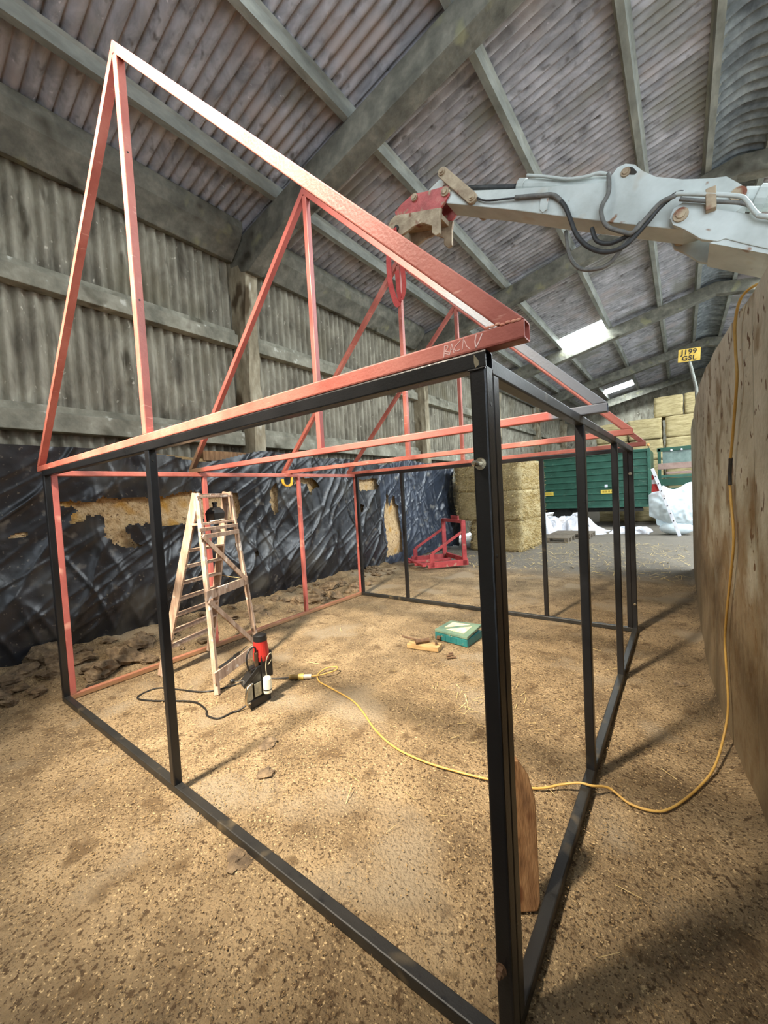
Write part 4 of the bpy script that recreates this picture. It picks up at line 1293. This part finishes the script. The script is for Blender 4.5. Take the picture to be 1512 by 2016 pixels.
def fp(a, b, c):
    return FO + f1 * a + f2 * b + Vector((0, 0, c))


def fbeam(name, p, q, w=0.07, h=0.07, mat=FRAMER):
    MB().beam(p, q, w, h).build(name, mat, fk, bevel=0.006)


LW, LA = 1.05, 0.80
for b in (0, LW):
    fbeam('side_rail', fp(-0.05, b, 0.10), fp(LA + 0.08, b, 0.12), 0.06, 0.13)
    MB().beam(fp(LA, b, 0.06), fp(LA, b, 1.06), 0.06, 0.10, f1).build('upright', FRAMER, fk, bevel=0.006)
    MB().beam(fp(0.05, b, 0.05), fp(0.05, b, 0.36), 0.06, 0.10, f1).build('short_post', FRAMER, fk, bevel=0.006)
    fbeam('brace', fp(0.05, b, 0.36), fp(LA - 0.02, b, 0.82), 0.05, 0.06)
fbeam('top_bar', fp(LA, -0.03, 1.04), fp(LA, LW + 0.03, 1.04), 0.08, 0.07)
fbeam('top_plate', fp(LA + 0.04, 0.30, 1.10), fp(LA + 0.04, 0.68, 1.10), 0.03, 0.12)
fbeam('rear_bar', fp(LA + 0.05, 0, 0.16), fp(LA + 0.05, LW, 0.16), 0.06, 0.10)
fbeam('front_bar', fp(-0.15, -0.05, 0.11), fp(-0.15, LW + 0.05, 0.11), 0.09, 0.05)
for b in (0.3, 0.72):
    fbeam('fork_bar', fp(-0.25, b, 0.09), fp(LA, b, 0.09), 0.10, 0.05)

# ------------------------------------------------------------------ straw stack
def bale(name, cx, cy, cz, sx, sy, sz, mat, seed, label, group, fuzz=0, rz=0.0, rnd=0.35, cat='bale'):
    o = empty(name, (cx, cy, cz), label=label, cat=cat, group=group)
    nn = 9
    bm = bmesh.new()
    bmesh.ops.create_cube(bm, size=2)
    bmesh.ops.subdivide_edges(bm, edges=bm.edges, cuts=nn, use_grid_fill=True)
    off = Vector((seed * 3.7, seed * 1.3, 0))
    for v in bm.verts:
        p = v.co.copy()
        l8 = (abs(p.x) ** 8 + abs(p.y) ** 8 + abs(p.z) ** 8) ** (1 / 8)
        p = p * ((1 - rnd) + rnd / l8)
        k = 1 + 0.05 * noise.noise(p * 1.6 + off) + 0.03 * noise.noise(p * 5 + off)
        v.co = Vector((p.x * sx / 2 * k, p.y * sy / 2 * k, p.z * sz / 2 * (1 + 0.02 * noise.noise(p * 2 + off)) + sz / 2))
    me = bpy.data.meshes.new('bale_body')
    bm.to_mesh(me)
    bm.free()
    me.materials.append(mat)
    for pl in me.polygons:
        pl.use_smooth = True
    b = bpy.data.objects.new('bale_body', me)
    COL.objects.link(b)
    b.parent = o
    o.rotation_euler.z = rz
    if fuzz:
        r = np.random.RandomState(seed)
        n = fuzz
        face = r.randint(0, 4, n)
        u = r.uniform(-1, 1, n)
        w = r.uniform(0.02, 0.99, n)
        px = np.where(face < 2, u * sx / 2, np.where(face == 2, -sx / 2, sx / 2))
        py = np.where(face < 2, np.where(face == 0, -sy / 2, sy / 2), u * sy / 2)
        nx_ = np.where(face < 2, 0, np.where(face == 2, -1, 1))
        ny_ = np.where(face < 2, np.where(face == 0, -1, 1), 0)
        c = np.stack([px * 0.97, py * 0.97, w * sz], -1)
        d = np.stack([nx_ * 0.9 + r.normal(0, 0.35, n), ny_ * 0.9 + r.normal(0, 0.35, n), r.normal(-0.5, 0.5, n)], -1)
        d /= np.linalg.norm(d, axis=1)[:, None]
        L = r.uniform(0.04, 0.14, n)[:, None]
        e = np.cross(d, r.normal(0, 1, (n, 3)))
        e /= np.linalg.norm(e, axis=1)[:, None]
        e *= 0.0045
        q = quads_mesh('loose_straw', np.stack([c - e, c + d * L - e, c + d * L + e, c + e], 1), STRAW, o, kind='stuff')
    return o


SX, SY = 1.95, 2.1
cx, cy = -3.99, 10.75
bale('straw_bale', cx + 0.20, cy, 0.0, SX - 0.45, SY, 0.85, BALEM, 1, 'bottom straw bale of the tall stack behind the red fork carriage', 'stacked straw bales', 4500, rnd=0.2)
bale('straw_bale', cx, cy, 0.845, SX, SY, 0.83, BALEM, 2, 'middle straw bale of the tall stack behind the red fork carriage', 'stacked straw bales', 5000, rnd=0.2)
bale('straw_bale', cx, cy, 1.67, SX, SY, 0.83, BALEM, 3, 'top straw bale of the tall stack behind the red fork carriage', 'stacked straw bales', 5000, rnd=0.2)

# ------------------------------------------------------------------ hay bales at the far end
BY = 19.7
BH = 0.86
for r_ in range(4):
    for x in (-2.0, -0.78, 0.50):
        vis = r_ == 3
        lab = {(-2.0): 'hay bale in the upper visible course just above the trailer, left end', (-0.78): 'hay bale of the lowest visible course above the green trailer, middle', (0.50): 'hay bale of the lowest visible course next to the partition end'}[x] if vis else 'hay bale in the lower courses hidden behind the green trailers'
        bale('hay_bale', x, BY, r_ * BH, 1.2, 1.3, BH, HAYM, 10 + r_ * 3 + int(x), lab, 'hay bales stacked at the far end' if vis else 'hidden lower hay bales')
bale('hay_bale', -2.02, BY, 4 * BH, 1.2, 1.3, BH * 0.98, HAYM, 31, 'hay bale of the second visible course, farthest from the partition', 'hay bales stacked at the far end')
bale('hay_bale', -0.80, BY - 0.05, 4 * BH, 1.2, 1.4, BH, HAYM, 32, 'pale hay bale of the second visible course, over the trailer corner', 'hay bales stacked at the far end')
bale('hay_bale', 0.52, BY, 4 * BH, 1.2, 1.3, BH, HAYM, 33, 'hay bale of the second visible course, next to the partition end', 'hay bales stacked at the far end')
bale('hay_bale', 0.02, BY, 5 * BH, 0.98, 1.3, BH * 0.95, HAYM, 34, 'topmost hay bale with dark space on one side of it', 'hay bales stacked at the far end')
bale('hay_bale', 1.05, BY, 5 * BH, 1.0, 1.3, BH * 0.97, HAYM, 35, 'topmost hay bale half hidden by the concrete partition', 'hay bales stacked at the far end')

# ------------------------------------------------------------------ green trailers
TY = 16.5
tr = empty('farm_trailer', (-2.9, TY + 1.1, 0), label='long green ribbed farm trailer behind the white tarpaulins', cat='trailer')
TX0, TX1, TZ0, TZ1 = -6.2, -0.50, 0.86, 2.86
for (xa, xb) in ((TX0, -4.55), (-4.45, -2.92), (-2.82, TX1 - 0.08)):
    nrib = 8
    hh = (TZ1 - TZ0) / nrib
    poly = []
    for k in range(nrib):
        z = TZ0 + k * hh
        poly += [(TY, z), (TY, z + hh * 0.72), (TY - 0.045, z + hh * 0.82), (TY - 0.045, z + hh * 0.97)]
    poly += [(TY, TZ1), (TY + 0.05, TZ1), (TY + 0.05, TZ0)]
    MB().prism(poly, xa, xb, 'x').build('side_board', GREEN, tr)
for x in (-4.5, -2.87, TX1 - 0.04):
    MB().box((x - 0.045, TY - 0.07, TZ0 - 0.05), (x + 0.045, TY + 0.06, TZ1 + 0.02)).build('stanchion', GREEN, tr, bevel=0.006)
MB().box((TX0, TY - 0.06, TZ1), (TX1, TY + 0.08, TZ1 + 0.05)).build('top_rail', GREEN, tr, bevel=0.006)
MB().box((TX0, TY - 0.08, TZ0 - 0.08), (TX1, TY + 0.08, TZ0)).build('bottom_rail', GREEN, tr, bevel=0.006)
MB().box((TX0, TY + 0.06, TZ0), (TX1, TY + 2.2, TZ0 + 0.08)).build('bed', DARKM, tr)
MB().box((TX1 - 0.06, TY + 0.06, TZ0), (TX1, TY + 2.2, TZ1)).build('end_board', GREEN, tr)
MB().box((TX0, TY + 0.4, 0.60), (TX1 - 0.3, TY + 0.55, TZ0)).build('chassis', DARKM, tr)
MB().box((-1.6, TY - 0.02, 0.62), (-0.75, TY + 0.1, 0.72)).build('side_guard', DARKM, tr)
for x in (-4.9, -3.6):
    MB().tube([(x, TY + 0.25, 0.40), (x, TY + 0.55, 0.40)], 0.40, 24).build('wheel', DARKM, tr)
MB().tube([(TX1 - 0.04, TY - 0.01, TZ1 + 0.02), (TX1 - 0.04, TY - 0.01, TZ1 + 0.14)], 0.014, 8).build('lamp_stalk', DARKM, tr)
MB().ball((TX1 - 0.04, TY - 0.01, TZ1 + 0.17), 0.05, 10, 6).build('marker_lamp', AMBER, tr, smooth=True)
for xa, xb in ((-4.36, -3.86), (-2.12, -1.52)):
    st_ = MB().box((xa, TY - 0.052, 1.325), (xb, TY - 0.047, 1.47)).build('sticker', STICKER, tr, label='yellow sticker')
    mb = MB()
    for k in range(5):
        w = (xb - xa - 0.12) / 5
        mb.box((xa + 0.06 + k * w, TY - 0.0535, 1.36), (xa + 0.06 + k * w + w * 0.68, TY - 0.0515, 1.43))
    mb.build('print', STICKTX, st_)
MB().box((-1.98, TY - 0.052, 1.56), (-1.88, TY - 0.047, 1.67)).build('notice', TARP, tr)

t2 = empty('farm_trailer', (1.4, 17.6, 0), label='second green trailer with brown rails beside the white bag', cat='trailer')
GX0, GX1, GY = -0.30, 3.2, 17.2
MB().box((GX0, GY, 0.7), (GX1, GY + 0.06, 1.42)).build('side_board', GREEND, t2, bevel=0.01)
MB().box((GX0, GY, 1.50), (GX1, GY + 0.06, 1.78)).build('side_board', GREEND, t2, bevel=0.01)
MB().box((GX0, GY + 0.02, 0.60), (GX1, GY + 1.6, 0.72)).build('bed', DARKM, t2)
MB().box((GX0, GY - 0.03, 1.80), (GX1, GY + 0.05, 1.90)).build('rail', GREEN, t2, bevel=0.01)
MB().box((GX0 + 0.25, GY - 0.05, 1.93), (GX1, GY + 0.05, 2.02)).build('rail', BROWNR, t2, bevel=0.01)
MB().box((GX0, GY - 0.05, 2.12), (GX1, GY + 0.05, 2.34)).build('rail', BROWNR, t2, bevel=0.01)
MB().box((GX0 + 0.15, GY, 2.34), (GX1, GY + 0.05, 2.80)).build('front_panel', GLASSG, t2)
MB().box((GX0 - 0.02, GY - 0.04, 2.78), (GX1, GY + 0.06, 2.92)).build('top_rail', GREEND, t2, bevel=0.01)
MB().box((GX0, GY - 0.04, 0.6), (GX0 + 0.10, GY + 0.06, 2.9)).build('stanchion', GREEND, t2, bevel=0.01)
for x in (0.5, 2.4):
    MB().tube([(x, GY + 0.3, 0.4), (x, GY + 0.6, 0.4)], 0.40, 24).build('wheel', DARKM, t2)
for x in (0.12, 0.42):
    MB().ball((x, GY - 0.05, 2.80), 0.04, 8, 5).build('lamp_lens', TARP, t2, smooth=True)


# ------------------------------------------------------------------ white tarpaulins, pallets, bag
def crumple(name, x0, x1, y0, y1, hfun, mat, seed, nx=90, ny=50, **tags):
    xs = np.linspace(x0, x1, nx)
    ys_ = np.linspace(y0, y1, ny)
    A_, B_ = np.meshgrid(xs, ys_, indexing='ij')
    u = (A_ - x0) / (x1 - x0)
    v = (B_ - y0) / (y1 - y0)
    hgt = hfun(u, v)
    cr = 0.16 * (ridged(vnoise(A_ * 2.6, B_ * 2.6, seed)) ** 3) + 0.09 * ridged(vnoise(A_ * 6, B_ * 5, seed + 1)) ** 3 + 0.05 * vnoise(A_ * 11, B_ * 9, seed + 2)
    edge = np.clip(np.minimum(np.minimum(u, 1 - u), np.minimum(v, 1 - v)) * 7, 0, 1)
    Zt = hgt * (0.75 + cr) * edge ** 0.6 + 0.12 * cr * edge + 0.004
    dx = 0.10 * vnoise(A_ * 4, B_ * 4, seed + 5)
    dy = 0.14 * vnoise(A_ * 4, B_ * 4, seed + 6)
    return grid_mesh(name, np.stack([A_ + dx, B_ + dy, Zt], -1), mat, None, **tags)


crumple('tarpaulin', -4.75, -1.75, 14.0, 15.6, lambda u, v: (0.62 * np.exp(-((u - 0.40) / 0.22) ** 2) + 0.72 * np.exp(-((u - 0.72) / 0.14) ** 2)) * np.clip(1.35 - 1.5 * np.abs(v - 0.6), 0, 1), TARP, 201,
        label='crumpled white tarpaulin heaped on the floor before the green trailer', cat='tarpaulin', smooth=False)
crumple('tarpaulin', -3.95, -3.25, 13.15, 13.95, lambda u, v: 1.0 * np.clip(1.2 - 1.6 * np.abs(u - 0.45), 0, 1) * np.clip(1.3 - 1.5 * np.abs(v - 0.55), 0, 1), TARP, 231, 60, 50,
        label='bunched bluish white sheet against the straw stack', cat='tarpaulin', smooth=False)
crumple('tarpaulin', -1.62, -0.45, 14.3, 15.3, lambda u, v: 0.17 + 0 * u, TARP, 261, 50, 36,
        label='flat white sheet end trailing on the floor below the trailer corner', cat='tarpaulin', smooth=False)


def pallet(x, y, lab):
    p = empty('wooden_pallet', (x, y, 0), label=lab, cat='pallet', group='pallets by the tarpaulins')
    for k in range(7):
        MB().box((x - 0.6, y - 0.5 + k * 0.15, 0.12), (x + 0.6, y - 0.5 + k * 0.15 + 0.10, 0.145)).build('slat', PALLET, p)
    for k in range(3):
        for j in range(3):
            MB().box((x - 0.6 + j * 0.54, y - 0.5 + k * 0.45, 0.02), (x - 0.6 + j * 0.54 + 0.12, y - 0.5 + k * 0.45 + 0.10, 0.12)).build('block', PALLET, p)
        MB().box((x - 0.6, y - 0.5 + k * 0.45, 0), (x + 0.6, y - 0.5 + k * 0.45 + 0.1, 0.02)).build('runner', PALLET, p)


pallet(-2.95, 12.25, 'grey wooden pallet on the floor beside the straw stack')
pallet(-2.55, 13.42, 'grey wooden pallet half under the white tarpaulin')

# white bag hung on the trailer end, with a perforated bar
n, m = 40, 40
P = np.zeros((n, m, 3))
for i in range(n):
    for k in range(m):
        u, v = i / (n - 1), k / (m - 1)
        a = -0.45 + u * 1.25
        tz = 1.52 + 0.10 * math.sin(u * 9) * (1 if u > 0.3 else 0.3) - 0.25 * max(0, 0.3 - u) / 0.3
        bz = 0.32 + 0.55 * max(0, 0.45 - u) ** 1.2 + 0.10 * abs(u - 0.65)
        z = bz + (tz - bz) * v
        bulge = 0.30 * math.sin(math.pi * v) ** 0.7 * math.sin(math.pi * u) ** 0.6
        cr = 0.05 * (1 - abs(noise.noise(Vector((a * 4, z * 3, 3))))) ** 3 + 0.03 * noise.noise(Vector((a * 9, z * 8, 1)))
        P[i, k] = (a, 14.35 - bulge - cr, z)
bag = empty('bulk_bag', (0.2, 14.3, 0), label='white woven bulk bag slumped beside the trailer end', cat='bag')
grid_mesh('front_cloth', P - np.array([0.2, 14.3, 0]), BAG, bag, smooth=True)
P2 = P.copy()
P2[..., 1] = 14.42 + (14.35 - P[..., 1]) * 0.5
P2[..., 2] = np.where(P2[..., 2] < 0.5, P2[..., 2] * 0.6, P2[..., 2])
grid_mesh('back_cloth', P2 - np.array([0.2, 14.3, 0]), BAG, bag, smooth=True)
MB().ball((0.25, 14.38, 0.2), 0.28, 14, 8, (1.6, 0.8, 0.75)).build('bag_bottom', BAG, bag, smooth=True)
bp_ = empty('perforated_bar', (0.3, 13.9, 0), label='white perforated bar leaning across the bulk bag', cat='bar')
b0, b1 = Vector((0.335, 13.75, 0.02)), Vector((-0.32, 14.0, 2.10))
MB().beam(b0, b1, 0.09, 0.04, (0, 1, 0)).build('bar', TARP, bp_, bevel=0.006)
for k in range(7):
    c_ = b0 + (b1 - b0) * (0.22 + 0.11 * k)
    MB().tube([c_ + Vector((0, -0.035, 0)), c_ + Vector((0, 0.01, 0))], 0.017, 8).build('bar_hole', PLATEB, bp_)
mb = MB()
mb.add([(-0.34, 14.06, 1.62), (-0.18, 14.0, 1.62), (-0.10, 13.98, 1.40), (-0.36, 14.05, 1.36), (-0.34, 14.12, 1.62), (-0.18, 14.08, 1.62), (-0.10, 14.06, 1.40), (-0.36, 14.12, 1.36)],
       [(0, 1, 2, 3), (7, 6, 5, 4), (0, 4, 5, 1), (1, 5, 6, 2), (2, 6, 7, 3), (3, 7, 4, 0)])
rc = empty('warning_board', (-0.25, 14.05, 1.3), label='red and white warning board behind the perforated bar', cat='board')
mb.build('red_band', CLOTHR, rc)
MB().add([(-0.345, 14.06, 1.62), (-0.18, 14.0, 1.62), (-0.20, 14.0, 1.80), (-0.345, 14.06, 1.74), (-0.345, 14.12, 1.62), (-0.18, 14.08, 1.62), (-0.20, 14.08, 1.80), (-0.345, 14.12, 1.74)],
         [(0, 1, 2, 3), (7, 6, 5, 4), (0, 4, 5, 1), (1, 5, 6, 2), (2, 6, 7, 3), (3, 7, 4, 0)]).build('white_band', TARP, rc)
MB().add([(-0.345, 14.06, 1.74), (-0.20, 14.0, 1.80), (-0.23, 14.0, 1.95), (-0.345, 14.06, 1.90), (-0.345, 14.12, 1.74), (-0.20, 14.08, 1.80), (-0.23, 14.08, 1.95), (-0.345, 14.12, 1.90)],
         [(0, 1, 2, 3), (7, 6, 5, 4), (0, 4, 5, 1), (1, 5, 6, 2), (2, 6, 7, 3), (3, 7, 4, 0)]).build('red_band', CLOTHR, rc)

# ------------------------------------------------------------------ number plate on a stick
np_y = 6.7
plate = empty('number_plate_sign', (0.64, np_y, WH), label='yellow number plate on a stick standing on the concrete partition', cat='sign')
MB().tube([(0.635, np_y + 0.02, WH), (0.62, np_y + 0.02, 3.10), (0.545, np_y + 0.02, 3.52)], 0.022, 8).build('stick', PURLIN, plate)
pc = Vector((0.545, np_y, 3.605))
pang = math.radians(4)
ex = Vector((math.cos(pang), 0, math.sin(pang) * -1))
ez = Vector((math.sin(pang), 0, math.cos(pang)))
vs = [pc + ex * a * 0.135 + ez * b * 0.095 + Vector((0, yy, 0)) for yy in (0.0, 0.006) for a, b in ((-1, -1), (1, -1), (1, 1), (-1, 1))]
MB().add(vs, [(0, 1, 2, 3), (7, 6, 5, 4), (0, 4, 5, 1), (1, 5, 6, 2), (2, 6, 7, 3), (3, 7, 4, 0)]).build('plate', PLATEY, plate)
for txt, du, dv in (('J199', -0.005, 0.046), ('GSL', 0.0, -0.046)):
    cu = bpy.data.curves.new('lettering', 'FONT')
    cu.body = txt
    cu.align_x = 'CENTER'
    cu.align_y = 'CENTER'
    cu.size = 0.098
    cu.space_character = 1.12
    cu.extrude = 0.001
    cu.offset = 0.0022
    cu.materials.append(PLATEB)
    tmp = bpy.data.objects.new('lettering_curve', cu)
    COL.objects.link(tmp)
    bpy.context.view_layer.update()
    me = bpy.data.meshes.new_from_object(tmp.evaluated_get(bpy.context.evaluated_depsgraph_get()))
    bpy.data.objects.remove(tmp)
    me.materials.clear()
    me.materials.append(PLATEB)
    o = bpy.data.objects.new('lettering', me)
    COL.objects.link(o)
    o.parent = plate
    loc = pc + ex * du + ez * dv + Vector((0, -0.002, 0)) - Vector((0.64, np_y, WH))
    nrm = Vector((0, -1, 0))
    o.matrix_local = Matrix(((ex.x, ez.x, 0, loc.x), (0, 0, -1, loc.y), (ex.z, ez.z, 0, loc.z), (0, 0, 0, 1)))
